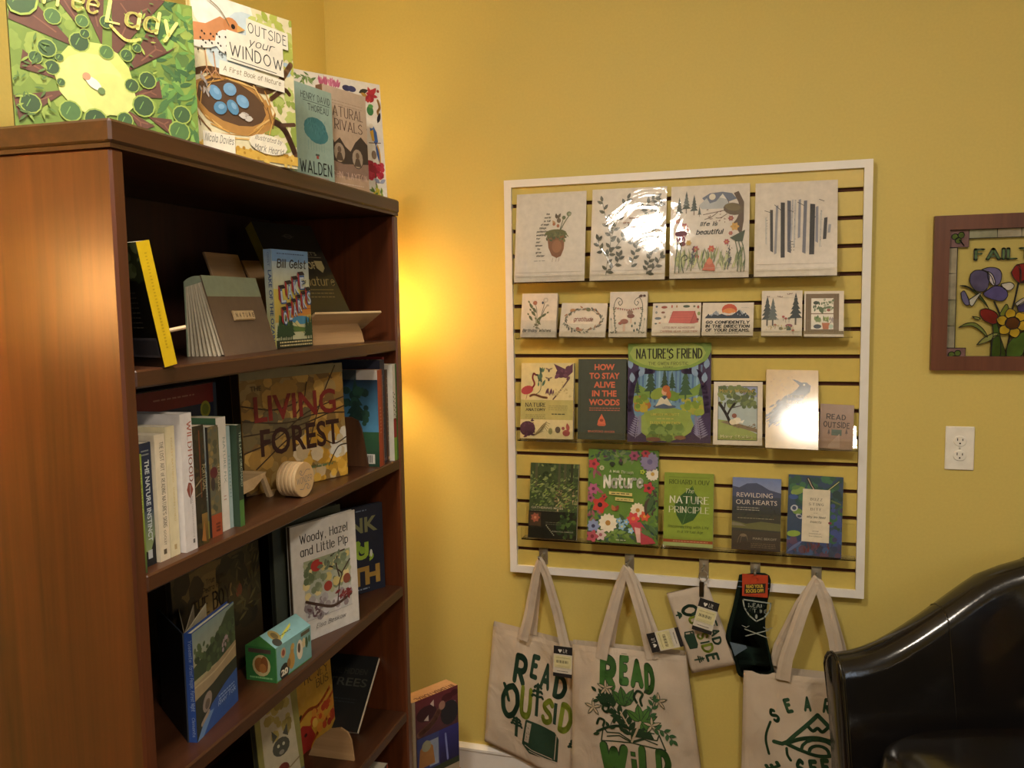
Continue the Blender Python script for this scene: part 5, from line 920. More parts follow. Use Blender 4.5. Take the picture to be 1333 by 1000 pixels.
# Woody, Hazel and Little Pip
w, h, t = .193, .263, .012; a = Art(w, h); a.bg('cfcbc6'); a.T('Woody, Hazel', 50, 84, 74, 7, '26201e', 's', pen=.15, contrast=.6, serif=.07); a.T('and Little Pip', 50, 73, 74, 7, '26201e', 's', pen=.15, contrast=.6, serif=.07)
a.rect(17, 17, 89, 68, 'b8ae90'); a.grad(17, 17, 89, 68, 'c0c0c0', '98a080'); a.blobs(60, 18, 36, 88, 66, 2, 6, ['8a9474', 'c8b878', '7a8668', 'd8c890', 'a8ac88'], 3); a.blobs(40, 18, 18, 88, 34, 2, 6, ['a8a4a8', 'c8c4c8', '8a8084', '948c90'], 4); a.blobs(14, 18, 50, 36, 66, 2, 5, ['5f6c4c', '6f7858'], 6)
for p in ([(66, 24), (70, 40), (74, 48), (60, 56), (52, 58)], [(74, 48), (88, 58)], [(70, 46), (66, 58), (68, 64)], [(52, 58), (58, 66), (80, 68)]): a.line(p, 1.8, '4a3830', True)
a.line([(18, 34), (36, 28), (60, 22), (88, 27)], 3.4, '5a443a', True); a.ell(36, 62, 9, 7, 'a83430'); a.ell(52, 41, 6.5, 6, '9a3c30'); a.ell(82, 42, 6, 6, '8a4a38'); a.leaves(12, 66, 28, 84, 34, 7, 10, ['7a2c30', '8a3a38'], 5); a.leaves(10, 24, 20, 40, 26, 6, 9, ['5f4a50', '6a5058'], 8); a.leaves(16, 44, 56, 88, 66, 7, 11, ['6f7c64', '8f9a7c'], 9, .5); a.rect(17, 17, 89, 17.3, '8a8884')
a.T('Elsa Beskow', 54, 8.5, 46, 3.6, '5a5654', 's', slant=.3, pen=.1)
book('white picture book with a berry branch painting and brown lettering', onshelf(-.076, .584, Z3, 70, 1, t), w, h, t, 'cfcbc6', '4a3a2c', True, a, group=g)
book('dark grey-green picture book tucked behind the white berry branch book', onshelf(-.115, .578, Z3, 70, 1, .014), .20, .275, .014, '3f443a', '2a2c26', True, group=g)
w, h, t = .25, .226, .012; a = Art(w, h); a.bg('161c30'); a.T('THANK', 52, 70, 82, 17, '7a7a54', bold=.03); a.T('YOU,', 56, 40, 62, 18, '9ab83c', bold=.05); a.ell(84, 44, 1.6, 4, 'd8d8c8'); a.T('EARTH', 52, 10, 84, 20, 'a8843c', bold=.05); a.blobs(20, 50, 44, 76, 58, 2, 4, ['9ab83c', '86a834'], 3); a.greek(30, 80, 94, 1.4, '6a7488'); a.greek(40, 80, 4, 1.6, '8a94a8')
book('navy picture book with big green and gold capitals', onshelf(-.172, .785, Z3, 59.6, 1, t), w, h, t, '161c30', '101424', True, a, group=g)

# ------------------------------------------------------------------ shelf 4 and 5
g = 'books on the fourth shelf of the bookcase'
w, h, t = .152, .228, .02; a = Art(w, h); a.grad(0, 0, 100, 100, 'b88a2c', 'c49a38'); a.T('THE', 64, 84, 30, 7, '4a3418', 's', pen=.13, contrast=.5, serif=.09); a.T('HONEY', 60, 71, 66, 8.5, '4a3418', 's', pen=.13, contrast=.5, serif=.09); a.T('BUS', 74, 60, 34, 8.5, '4a3418', 's', pen=.13, contrast=.5, serif=.09)
for p in ([(0, 34), (30, 42), (60, 40), (100, 54)], [(0, 22), (40, 24), (100, 44)], [(20, 2), (60, 14), (100, 26)]): a.line(p, 6, 'a8501c', True)
a.poly([(0, 0), (0, 26), (14, 30), (34, 24), (44, 12), (30, 0)], '98261c'); a.blobs(26, 40, 14, 96, 36, 3, 9, ['b8481c', 'a83a1c', 'c8822c'], 3); a.ell(46, 24, 7, 8, 'd0a848', .4); a.ell(84, 14, 6, 6, '98261c'); a.ell(10, 40, 3, 5, '33240f', -.7); a.ell(20, 18, 4, 3, '3a1410'); a.blobs(12, 0, 50, 100, 98, 4, 9, ['c4983c', 'b88a30'], 7)
book('golden yellow and red paperback titled The Honey Bus', onshelf(-.165, .735, Z4, 82, 3, t), w, h, t, 'b88a2c', 'a07a28', False, a, group=g)
w, h, t = .13, .205, .016; a = Art(w, h); a.bg('8a8448'); a.poly([(12, 0), (12, 84), (26, 96), (84, 96), (92, 0)], 'b8ae94'); a.blobs(24, 26, 56, 74, 92, 5, 10, ['9a8a48', '8a7c40', 'a89854'], 3); a.ell(52, 44, 20, 16, '4f4f44'); a.poly([(34, 52), (34, 66), (46, 57)], '4f4f44'); a.poly([(58, 57), (70, 66), (70, 52)], '4f4f44'); a.ell(46, 46, 3, 3, 'b8b49a'); a.ell(58, 46, 3, 3, 'b8b49a'); a.ell(52, 38, 6, 4, '8a867a'); a.ell(52, 18, 14, 12, '6a2c24'); a.rect(0, 0, 100, 8, '5a6468'); a.line([(18, 6), (92, 22)], 3, '8a7a58')
book('olive-framed picture book of a grey cat below The Honey Bus', onshelf(-.155, .553, Z4, 74, 5, t), w, h, t, '7a7444', '4a4a3c', True, a, group=g)
w, h, t = .17, .20, .012; a = Art(w, h); a.bg('121210'); a.T('THE HIDDEN', 58, 74, 60, 8, '35342c', bold=.01); a.T('TREES', 60, 58, 66, 11, '45443a', bold=.01); a.greek(40, 84, 40, 1.2, '2c3030', 2, 4)
book('black book leaning against the side panel, pale page edge showing', onshelf(-.245, .866, Z4, 0, 47, t), w, h, t, '121210', '121210', False, a, group=g)
prof2 = [(-.15, 0), (-.030, 0), (-.036, .05), (-.044, .068), (-.062, .078), (-.090, .072), (-.13, .04)]
o = MB().prism([(x, z + Z4 + .0005) for x, z in prof2], 1, .752, .758).build('book_end', 'ply_dark'); o.matrix_world = BC; tag(o, 'tan rounded wooden book end on the fourth shelf', 'book end')
s = Art(.03, .235); s.bg('b0aaa4'); s.blobs(20, 0, 60, 100, 100, 10, 30, ['8a2c1c', '2a2420', 'b04a2c'], 3)
spine_book('white book with red and black print on the lowest shelf', .915, .945, -.03, .236, .16, 'a8a29c', None, s, grp='books on the lowest shelf', z=Z5)
spine_book('worn brown book behind the white one on the lowest shelf', .950, .985, -.09, .25, .16, '3a3028', None, None, grp='books on the lowest shelf', z=Z5)

# ------------------------------------------------------------------ puzzle boxes on the floor beside the bookcase
def puzzle(mx, w, h, t, label, art, top=None):
    r = empty('puzzle_box', mx, label, 'box', 'puzzle boxes stacked on the floor by the bookcase')
    MB().box(0, 0, 0, w, t, h, lin('b09a84'), bev=.001).build('box_lid', 'print', r)
    art.build('lid_print', r, 'print')
    if top: o = top.build('edge_print', r, 'print'); o.matrix_local = Matrix.Translation((0, 0, h)) @ Matrix.Rotation(-PI / 2, 4, 'X')
PM = lambda z: Matrix.Translation((.4, -.36, z)) @ Matrix.Rotation(math.radians(60), 4, 'Z')
w, h, t = .172, .31, .055; a = Art(w, h); a.bg('a89880'); a.rect(6, 24, 100, 100, '3f2a34'); a.grad(6, 60, 100, 100, '4a3038', '6a2c34'); a.ell(30, 84, 22, 14, '3a1c24'); a.poly([(24, 78), (34, 82), (34, 76)], 'c8b8b0'); a.poly([(38, 92), (46, 95), (46, 88)], 'c8b8b0'); a.line([(14, 66), (40, 72), (58, 82)], 12, '7a5448', True); a.ell(80, 76, 20, 22, '25242c'); a.ell(76, 92, 13, 7, '4a1c24'); a.ell(92, 94, 9, 6, '4a1c24'); a.ell(64, 86, 7, 8, 'a07868')
a.rect(8, 28, 56, 62, '3a4478'); a.rect(34, 30, 54, 56, '8a94a8'); a.poly([(10, 32), (46, 32), (42, 50), (28, 58), (14, 50)], 'a07040'); a.ell(28, 52, 10, 10, '8f9078'); a.grad(56, 26, 100, 62, '1c1c40', '34347c'); a.line([(74, 30), (70, 56)], 4, '7a84c0'); a.rect(6, 22, 100, 28, '2f3a28')
a.T('1000 PIECE', 56, 12, 56, 4, '8a3a30', 's', pen=.16, serif=.08); a.T('PUZZLE', 60, 5, 44, 4, '8a3a30', 's', pen=.16, serif=.08)
tp = Art(w, t); tp.bg('b8906c'); tp.T('INTERNATIONAL', 52, 30, 84, 36, '5a2420', 's', pen=.2, rot=180, serif=.1)
puzzle(PM(.135), w, h, t, 'puzzle box with a blue night scene beside the bookcase', a, tp)
a = Art(.24, .13); a.bg('a89880'); a.rect(4, 4, 96, 60, '4a5a6a')
puzzle(Matrix.Translation((.38, -.36, 0.001)) @ Matrix.Rotation(math.radians(60), 4, 'Z'), .24, .132, .10, 'wide plain tan puzzle box under the blue night-scene puzzle', a)

# ------------------------------------------------------------------ hooks, tote bags, pouch, socks
def hook(x, label, drop=.045):
    r = empty('slatwall_hook', Matrix.Translation((x, -.021, FZ - .733)), label, 'hook', 'steel hooks in the lowest slot')
    MB().box(-.014, -.003, -drop, .014, -.0003, .006, bev=.0008).box(-.014, -.003, .003, .014, .006, .006).build('face_plate', 'metal', r)
    MB().tube([(0, -.003, -.012), (0, -.035, -.014), (0, -.058, -.012), (0, -.064, -.004)], .0032, 10).build('prong', 'metal', r, True)
for x, lb in ((.712, 'steel hook carrying the READ OUTSIDE tote bag'), (.983, 'steel hook carrying the READ WILD tote bag'), (1.205, 'steel hook with ring clip holding the small canvas pouch'), (1.352, 'steel hook holding the dark green socks'), (1.521, 'steel hook carrying the SEARCH SEEK tote bag')): hook(x, lb, .085 if 'ring' in lb else .045)
def surf(corners, y0, bulge, seed, wr=.004):
    (ax, az), (bx, bz), (cx, cz), (dx, dz) = corners     # art (0,0) (1,0) (1,1) (0,1)
    rd = random.Random(seed); W_ = [(rd.uniform(2, 8), rd.uniform(2, 8), rd.uniform(0, 6), rd.uniform(.3, 1)) for _ in range(5)]
    def S(u, v, d=0):
        x = ax * (1 - u) * (1 - v) + bx * u * (1 - v) + cx * u * v + dx * (1 - u) * v
        z = az * (1 - u) * (1 - v) + bz * u * (1 - v) + cz * u * v + dz * (1 - u) * v
        uu, vv = min(max(u, 0), 1), min(max(v, 0), 1)
        y = y0 - bulge * (math.sin(PI * uu) * math.sin(PI * vv)) ** .6 - wr * sum(a * math.sin(f * u * 3 + g_ * v * 2 + p) for f, g_, p, a in W_) * .4
        return (x, y - d, z + FZ)
    return S
def cloth_body(S, back_y, parent, name='body', n=28, hem=.93):
    vs = []; F = []; N = n + 1
    for j in range(N):
        for i in range(N): u, v = i / n, j / n; vs.append(S(u, v, 0))
    for j in range(n):
        for i in range(n): F.append((j * N + i, j * N + i + 1, (j + 1) * N + i + 1, (j + 1) * N + i))
    b = len(vs)
    for j in range(N):
        for i in range(N):
            x, y, z = S(i / n, j / n, 0); vs.append((x + .004 * (i / n - .5), back_y, z + (.008 if j == n else 0)))
    for j in range(n):
        for i in range(n): F.append((b + j * N + i, b + (j + 1) * N + i, b + (j + 1) * N + i + 1, b + j * N + i + 1))
    for k in range(n):
        F += [(k, b + k, b + k + 1, k + 1), (k * N, (k + 1) * N, b + (k + 1) * N, b + k * N), (k * N + n, b + k * N + n, b + (k + 1) * N + n, (k + 1) * N + n)]
    return MB().add(vs, F).build(name, 'canvas', parent, True)
def hemline(S, parent, v, n=24, name='hem_stitching'):
    mb = MB(); rows = [[S(i / n, v + e, .0012) for i in range(n + 1)] for e in (-.004, .004)]
    return mb.add(rows[0] + rows[1], [(i, i + 1, n + 2 + i, n + 1 + i) for i in range(n)]).build(name, 'canvas', parent, True)
def strap(parent, pts, name='handle'):
    # pts: (x, y, z, width); a flat doubled webbing strap with a folded seam ridge
    pp = []
    for i in range(len(pts) - 1):
        for k in range(6):
            t = k / 6; a, b = pts[i], pts[i + 1]; pp.append(tuple(a[j] * (1 - t) + b[j] * t for j in range(4)))
    pp.append(pts[-1]); vs = []; F = []; m_ = 6
    for i, (x, y, z, w) in enumerate(pp):
        a = pp[max(i - 1, 0)]; b = pp[min(i + 1, len(pp) - 1)]; d = Vector((b[0] - a[0], 0, b[2] - a[2]));
        d = d.normalized() if d.length > 1e-6 else Vector((0, 0, 1)); nx = Vector((d.z, 0, -d.x)); c = Vector((x, y, z + FZ))
        for q, (s_, o_) in enumerate(((-.5, 0), (-.2, -.003), (.05, -.0012), (.5, -.0025), (.5, .0015), (-.5, .002))): vs.append(c + nx * w * s_ + Vector((0, o_, 0)))
    for i in range(len(pp) - 1):
        for k in range(m_): F.append((i * m_ + k, i * m_ + (k + 1) % m_, (i + 1) * m_ + (k + 1) % m_, (i + 1) * m_ + k))
    return MB().add(vs, F).build(name, 'canvas', parent)
def price_tag(parent, cx, y, cz, w, h, rot, up=True):
    t = empty('price_tag', Matrix.Translation((cx, y, cz + FZ)) @ Matrix.Rotation(math.radians(-rot), 4, 'Y')); t.parent = parent
    MB().box(-w / 2, -.0004, -h / 2, w / 2, .0004, h / 2, lin('d8d2c4')).build('tag_card', 'print', t)
    a = Art(w, h); a.rect(0, 0, 100, 12, '1f1f22'); a.rect(0, 74, 100, 100, '1f1f22'); a.rect(4, 30, 96, 70, 'ddd6a4'); a.T('Lit', 62, 80, 22, 11, 'e8e4dc', 's', pen=.13); a.poly([(34, 78), (24, 86), (26, 90), (31, 90), (34, 87), (37, 90), (42, 90), (44, 86)], 'e8e4dc')
    for k in range(13): a.rect(16 + k * 5, 45, 16 + k * 5 + [2.2, 3.4, 1.4][k % 3], 54, '3a382c')
    a.greek(12, 88, 62, 1.2, '8a865c', 1); a.greek(12, 88, 36, .9, 'a09a74', 3, 4); a.greek(20, 80, 18, 2, '5a564c')
    o = a.build('tag_print', t, 'print', base=5e-4); o.location = (-w / 2, 0, -h / 2); return t
cv = 'tote bags and pouch hanging below the slatwall'
# tote 1
r = empty('tote_bag', None, 'leftmost canvas tote bag printed READ OUTSIDE, hanging tilted', 'tote bag', cv)
S = surf([(.505, -1.385), (.86, -1.515), (.90, -1.05), (.542, -.992)], -.027, .009, 3, .004); cloth_body(S, -.006, r); hemline(S, r, .965)
a = Art(.36, .42); gr, ol = '1f4030', '7f8f2c'
for ch, x, y, w, h, c, rt in (('R', 28, 62, 12, 20, gr, -4), ('E', 41, 70, 7, 15, gr, -4), ('A', 51.5, 65, 8.5, 16, gr, -4), ('D', 65, 61, 12, 15, gr, -4), ('O', 20, 31, 18, 26, gr, -6), ('U', 36, 38, 11, 20, ol, 0), ('S', 55.5, 39, 10.5, 17, ol, -4), ('I', 63, 40, 2, 16, gr, 0), ('D', 72, 38, 12, 18, ol, -4), ('E', 84, 40, 9, 17, gr, -4)):
    if ch == 'I': a.rect(x - 1.4, y, x + 1.4, y + h, c)
    else: a.T(ch, x, y, w, h, c, 's', pen=.27 if ch != 'O' else .2, rot=rt)
a.line([(20, 44), (17, 52), (15, 56)], 3, gr)
def ptree(x, y, h):
    a.rect(x - 1.4, y, x + 1.4, y + h * .95, gr)
    for k in range(3): yy = y + h * (.55 + .14 * k); a.line([(x - 5 + k, yy), (x - 4 + k, yy + h * .05), (x, yy + h * .03), (x + 4 - k, yy + h * .07), (x + 5 - k, yy + h * .03)], 2.2, gr)
    a.poly([(x - 3, y + h * .86), (x + 3, y + h * .86), (x, y + h)], gr)
ptree(46, 40, 27); ptree(29, 17, 17); ptree(82, 19, 16)
a.poly([(37, 34), (38, 35), (64, 34), (68, 30), (68, 12), (42, 9), (35, 14)], gr); a.poly([(38.5, 33), (42.5, 33), (41, 17), (37, 17)], 'b8ac9c'); a.line([(38, 14), (44, 12.6), (63, 12.4)], .8, 'b8ac9c'); a.line([(65.5, 32), (65, 13)], .8, 'b8ac9c'); a.line([(42, 11), (66, 10.4)], .7, 'b8ac9c')
a.build('printed_design', r, 'print', warp=lambda x, y, d: S(x / .36, y / .42, d), base=6e-4, sub=.012)
strap(r, [(.648, -.052, -1.02, .034), (.668, -.058, -.95, .032), (.700, -.072, -.80, .026), (.714, -.076, -.748, .020), (.735, -.072, -.80, .026), (.765, -.06, -.92, .028), (.787, -.056, -1.03, .032)])
strap(r, [(.672, -.024, -1.01, .030), (.682, -.030, -.93, .028), (.704, -.052, -.79, .022), (.713, -.062, -.752, .018), (.728, -.05, -.80, .022), (.752, -.034, -.92, .024), (.775, -.026, -1.02, .028)])
price_tag(r, .785, -.083, -1.063, .059, .098, -2)
# tote 2
r = empty('tote_bag', None, 'middle canvas tote bag printed READ WILD with leafy open book', 'tote bag', cv)
S = surf([(.806, -1.43), (1.208, -1.43), (1.155, -1.012), (.812, -1.012)], -.064, .024, 5, .005); cloth_body(S, -.046, r); hemline(S, r, .965)
a = Art(.37, .42); gr, dk, ln = '3f7030', '1f3f26', '26402a'
for txt in (('R', 32, 74, 14.5, 18), ('E', 46, 78, 8.5, 16), ('A', 57, 76.5, 11, 15.5), ('D', 67.5, 73, 9, 16.5), ('W', 34, 7, 23, 20), ('L', 60, 6, 13, 22), ('D', 73, 12, 12, 16)):
    ch, x, y, w, h = txt; a.T(ch, x, y, w, h, ln, 's', pen=.40, rot=-2)
for txt in (('R', 32, 74, 14.5, 18), ('E', 46, 78, 8.5, 16), ('A', 57, 76.5, 11, 15.5), ('D', 67.5, 73, 9, 16.5), ('W', 34, 7, 23, 20), ('L', 60, 6, 13, 22), ('D', 73, 12, 12, 16)):
    ch, x, y, w, h = txt; a.T(ch, x, y, w, h, gr, 's', pen=.31, rot=-2)
a.rect(48, 10, 52.4, 20, ln); a.rect(48.5, 10.6, 51.9, 19.4, gr); a.rect(48, 22, 52, 26, ln); a.rect(48.5, 22.6, 51.5, 25.4, gr)
# open book
for p in ([(27, 42), (25, 31), (50, 33), (76, 30), (72, 41)], [(27, 42), (30, 38), (40, 39), (50, 34), (60, 38), (70, 37), (72, 41)], [(30, 35), (40, 37), (50, 33)], [(50, 33), (60, 37), (70, 34)], [(30, 42), (40, 44), (50, 40), (50, 33)], [(50, 40), (60, 43), (68, 42)]): a.line(p, 1.1, ln)
a.sprig([(50, 38), (46, 48), (36, 58), (30, 64)], dk, dk, 10, 4.6, 16, True)
for an in (130, 100, 62): a.leaf(46, 60, an, 17, 8, ln); a.leaf(46, 60.3, an, 16, 7, '3f6b30', ln)
for an in (20, 55, 95, 140, 350, 300): a.leaf(58, 50, an, 15, 7, ln); a.leaf(58, 50.2, an, 14, 6, '4a7834', ln)
a.poly([(50, 38), (54, 44), (60, 46), (66, 42), (68, 38)], dk); a.line([(50, 34), (54, 42), (58, 50)], 1.6, 'c9b49a'); a.line([(42, 56), (48, 46)], 1.2, 'c9b49a')
for x, y in ((30, 72), (19, 56), (74, 66), (67, 48)):
    for k in range(5): a.leaf(x, y, 90 + 72 * k, 8, 3, ln); a.leaf(x, y, 90 + 72 * k, 7, 1.8, 'c4b096')
a.line([(34, 68), (30, 64)], 1, ln)
for p in ([(24, 66), (26, 60), (32, 60), (31, 54), (27, 56), (30, 62)], [(22, 38), (30, 42), (40, 45), (50, 44)], [(22, 44), (24, 48), (28, 47), (27, 43)], [(56, 64), (54, 68), (57, 72), (61, 70), (59, 66), (60, 62)]): a.line(p, 2, dk, True)
for x, y, an in ((22, 68, 140), (24, 62, 200), (34, 58, 300), (36, 46, 80), (42, 46, 270), (62, 71, 30), (24, 37, 200)): a.leaf(x, y, an, 6, 3, dk)
a.sprig([(66, 54), (68, 60), (70, 66)], ln, '35603a', 6, 3, 5); a.sprig([(68, 46), (76, 44), (82, 38)], ln, '35603a', 6, 3, 7); a.sprig([(32, 42), (36, 50)], ln, dk, 6, 3, 4)
a.build('printed_design', r, 'print', warp=lambda x, y, d: S(x / .37, y / .42, d), base=8e-4, sub=.012)
strap(r, [(.903, -.075, -1.045, .036), (.915, -.078, -.98, .036), (.955, -.082, -.83, .030), (.981, -.084, -.752, .024), (1.00, -.082, -.80, .028), (1.035, -.078, -.92, .032), (1.060, -.073, -1.03, .036)])
strap(r, [(.925, -.048, -1.01, .030), (.935, -.05, -.95, .028), (.965, -.06, -.82, .024), (.985, -.068, -.756, .020), (1.010, -.06, -.81, .026), (1.050, -.05, -.93, .028), (1.078, -.046, -1.01, .030)])
price_tag(r, 1.099, -.094, -.958, .059, .098, 108)
# tote 3
r = empty('tote_bag', None, 'canvas tote bag printed SEEK with mountain eye, partly behind the armchair', 'tote bag', cv)
S = surf([(1.318, -1.435), (1.70, -1.435), (1.69, -1.045), (1.323, -1.043)], -.052, .022, 9, .005); cloth_body(S, -.02, r); hemline(S, r, .965)
a = Art(.367, .395); gr = '234a30'
for ch, x, y, rt in (('S', 26.4, 66, 34), ('E', 35.6, 74, 20), ('A', 48.6, 77, 5), ('R', 62, 77, -8), ('C', 75, 72, -22), ('H', 85, 63, -38), ('E', 27, 33, -238)): a.T(ch, x, y, 5.5, 8.5, gr, 's', pen=.32, rot=rt)
a.line([(21, 64.4), (18.3, 56), (18, 49), (20.4, 39.7)], 1.9, gr, True); a.line([(33.3, 46), (34, 41), (36.5, 37)], 2, gr, True)
a.line([(24, 50), (30, 49), (34, 51), (55.7, 74), (80, 51), (90, 50)], 3.2, gr)
a.line([(48.9, 64.8), (52.3, 62), (55.7, 64.4), (59, 62), (62.5, 64.8)], 2.6, gr, True)
a.line([(33, 49.5), (44, 54.5), (55.7, 57), (68, 54.5), (80, 50)], 3.4, gr, True); a.line([(33, 49.5), (44, 45.4), (55.7, 43.2), (68, 45.4), (80, 50)], 3, gr, True)
for R, w in ((13, 2.4), (7, 2.6)): a.line([(57 + R * math.cos(t * PI / 8), 46 + R * .75 * math.sin(t * PI / 8)) for t in range(9)], w, gr)
for ch, x, y in (('S', 45, 25.5), ('E', 54.5, 26), ('E', 63, 28.5), ('K', 71.5, 31.5)): a.T(ch, x, y, 6.5, 12, gr, 's', pen=.32, rot=10)
a.line([(56, 20), (76, 25)], 1.8, gr); a.line([(38, 20), (41, 27)], 3, gr)
a.build('printed_design', r, 'print', warp=lambda x, y, d: S(x / .367, y / .395, d), base=8e-4, sub=.012)
strap(r, [(1.432, -.066, -1.055, .040), (1.440, -.068, -.99, .038), (1.485, -.08, -.83, .034), (1.519, -.084, -.745, .028), (1.540, -.08, -.80, .032), (1.570, -.072, -.92, .034), (1.590, -.066, -1.04, .038)])
strap(r, [(1.41, -.03, -1.03, .030), (1.42, -.034, -.97, .030), (1.475, -.055, -.83, .026), (1.517, -.07, -.752, .022), (1.548, -.06, -.81, .028), (1.582, -.045, -.93, .030), (1.606, -.034, -1.03, .032)])
price_tag(r, 1.590, -.082, -1.075, .059, .098, 184)
# pouch, its text running downwards
r = empty('zip_pouch', None, 'small canvas pouch printed READ OUTSIDE, hanging askew from a ring clip', 'pouch', cv)
S = surf([(1.097, -.839), (1.172, -1.077), (1.297, -1.036), (1.215, -.802)], -.036, .010, 4, .002); cloth_body(S, -.024, r, 'body', 16)
a = Art(.25, .128); gr = '1f4030'
for ch, x, y, w, h, c in (('O', 24, 26, 15, 34, gr), ('U', 36, 36, 10, 24, ol), ('S', 57, 42, 8, 22, ol), ('D', 73, 44, 12, 22, ol), ('E', 85, 46, 10, 24, gr), ('R', 36, 76, 10, 16, gr), ('E', 46, 76, 8, 16, gr), ('A', 56, 74, 9, 17, gr), ('D', 67, 72, 10, 17, gr)): a.T(ch, x, y, w, h, c, 's', pen=.24)
a.rect(64, 42, 66, 64, gr); a.poly([(48, 14), (48, 36), (66, 36), (70, 32), (70, 14), (54, 10)], gr); a.rect(49.5, 16, 51.5, 33, 'b8ac9c')
def ptree2(x, y, h):
    a.rect(x - .9, y, x + .9, y + h, gr)
    for k in range(3): a.line([(x - 4 + k, y + h * (.45 + k * .18)), (x + 4 - k, y + h * (.45 + k * .18))], 1.6, gr)
ptree2(27, 6, 16); ptree2(84, 16, 24); ptree2(46, 36, 30)
a.build('printed_design', r, 'print', warp=lambda x, y, d: S(x / .25, y / .128, d), base=8e-4, sub=.012)
MB().box(1.1935, -.045, FZ - .835, 1.2065, -.032, FZ - .79).build('clip_tab', 'darkmetal', r)
n = 20; MB().tube([(1.205 + .013 * math.cos(2 * PI * k / n), -.045, FZ - .772 + .016 * math.sin(2 * PI * k / n)) for k in range(n + 1)], .0016, 6).build('clip_ring', 'metal', r, True)
price_tag(r, 1.214, -.068, -.885, .058, .10, -14)
# socks
r = empty('sock_pair', None, 'pair of dark green socks with READ OUTSIDE shield under a red-orange label', 'socks', None)
def blob(out, y0, y1, rnd=.008):
    P = catmull([tuple(q) for q in out] + [tuple(out[0])], 5)[:-1]; cx = sum(q[0] for q in P) / len(P); cz = sum(q[1] for q in P) / len(P); vs = []; F = []
    rings = [(y0, .86), (y0 + .001, .94), ((y0 + y1) / 2, 1), (y1 - .001, .94), (y1, .86)]; n = len(P)
    for y, s_ in rings:
        for (x, z) in P: vs.append((cx + (x - cx) * s_, y, FZ + cz + (z - cz) * (1 - (1 - s_) * .6)))
    for j in range(4):
        for k in range(n): F.append((j * n + k, j * n + (k + 1) % n, (j + 1) * n + (k + 1) % n, (j + 1) * n + k))
    V = [Vector((x, z, 0)) for x, z in P]; T_ = geometry.tessellate_polygon([V])
    F += [tuple(t) for t in T_] + [tuple(4 * n + i for i in t)[::-1] for t in T_]
    return MB().add(vs, F)
so = [(1.313, -.757), (1.392, -.755), (1.386, -.85), (1.383, -.918), (1.402, -1.012), (1.402, -1.05), (1.322, -1.068), (1.302, -1.024), (1.292, -.988), (1.276, -.945), (1.296, -.852)]
blob(so, -.052, -.040).build('sock', 'sock', r, True)
blob([(x - .006, z - .006) for x, z in so], -.0385, -.028).build('sock', 'sock', r, True)
MB().prism([(1.283, -.962 + FZ), (1.328, -.968 + FZ), (1.332, -.975 + FZ), (1.306, -.995 + FZ), (1.297, -1.003 + FZ)], 1, -.0535, -.051).build('heel_patch', 'sock_grey', r)
for k in (0, 1): MB().box(1.304, -.0528, FZ - .778 - k * .016, 1.392, -.0515, FZ - .7755 - k * .016).build('cuff_stripe', 'sock_grey', r)
a = Art(.1, .13); sg = '9aa39a'
for p, w in (([(12, 96), (90, 92), (86, 74), (72, 58), (50, 48), (30, 60), (16, 78), (12, 96)], 4), ([(18, 28), (84, 12)], 3), ([(84, 30), (20, 12)], 3), ([(10, 36), (22, 32), (30, 36)], 2), ([(70, 36), (82, 32), (94, 36)], 2)): a.line(p, w, sg)
a.T('READ', 50, 80, 46, 9, sg, 's', pen=.2); a.T('OUTSIDE', 50, 68, 58, 8, sg, 's', pen=.2); a.ell(50, 59, 3.5, 7, sg)
o = a.build('shield_pattern', r, 'print', base=2e-4); o.location = (1.307, -.0522, FZ - .955)
t = MB().box(1.3165, -.0570, FZ - .818, 1.388, -.0560, FZ - .752, lin('b8401e')).build('paper_label', 'print', r)
a = Art(.0715, .066); a.poly([(10, 52), (92, 64), (90, 20), (8, 10)], '201c18'); a.T('READ YOUR', 50, 40, 66, 15, 'd8b83c', bold=.03, rot=6); a.T('SOCKS OFF!', 50, 20, 70, 15, 'd8b83c', bold=.03, rot=6); a.greek(16, 80, 4, 3, '7a2a14'); a.build('label_print', t, 'print').location = (1.3165, -.0570, FZ - .818)

# ------------------------------------------------------------------ stained glass panel
r = empty('stained_glass_panel', Matrix.Translation((1.8045, -.006, FZ)), 'stained glass flower panel lettered FAILTE in a brown wooden frame', 'wall art')
x0, x1, z0, z1, fwd = 0, .365, -.160, .253, .038
for q in ([(x0, z0), (x1, z0), (x1 - fwd, z0 + fwd), (x0 + fwd, z0 + fwd)], [(x1, z0), (x1, z1), (x1 - fwd, z1 - fwd), (x1 - fwd, z0 + fwd)], [(x1, z1), (x0, z1), (x0 + fwd, z1 - fwd), (x1 - fwd, z1 - fwd)], [(x0, z1), (x0, z0), (x0 + fwd, z0 + fwd), (x0 + fwd, z1 - fwd)]):
    MB().prism(q, 1, -.016, .004).build('frame_rail', 'wood_frame', r)
gx = lambda c: .038 + (c - 160) * .00047; gz = lambda c: .215 - (c - 125) * .00047
MB().box(gx(160), .0005, gz(893), gx(766), .0025, gz(125)).build('clear_glass', 'pane', r)
GM = {}
def gm(h, tr=.1):
    if h not in GM: GM[h] = stained('glass_' + h, h, tr)
    return GM[h]
lead = MB(); gk = [0]
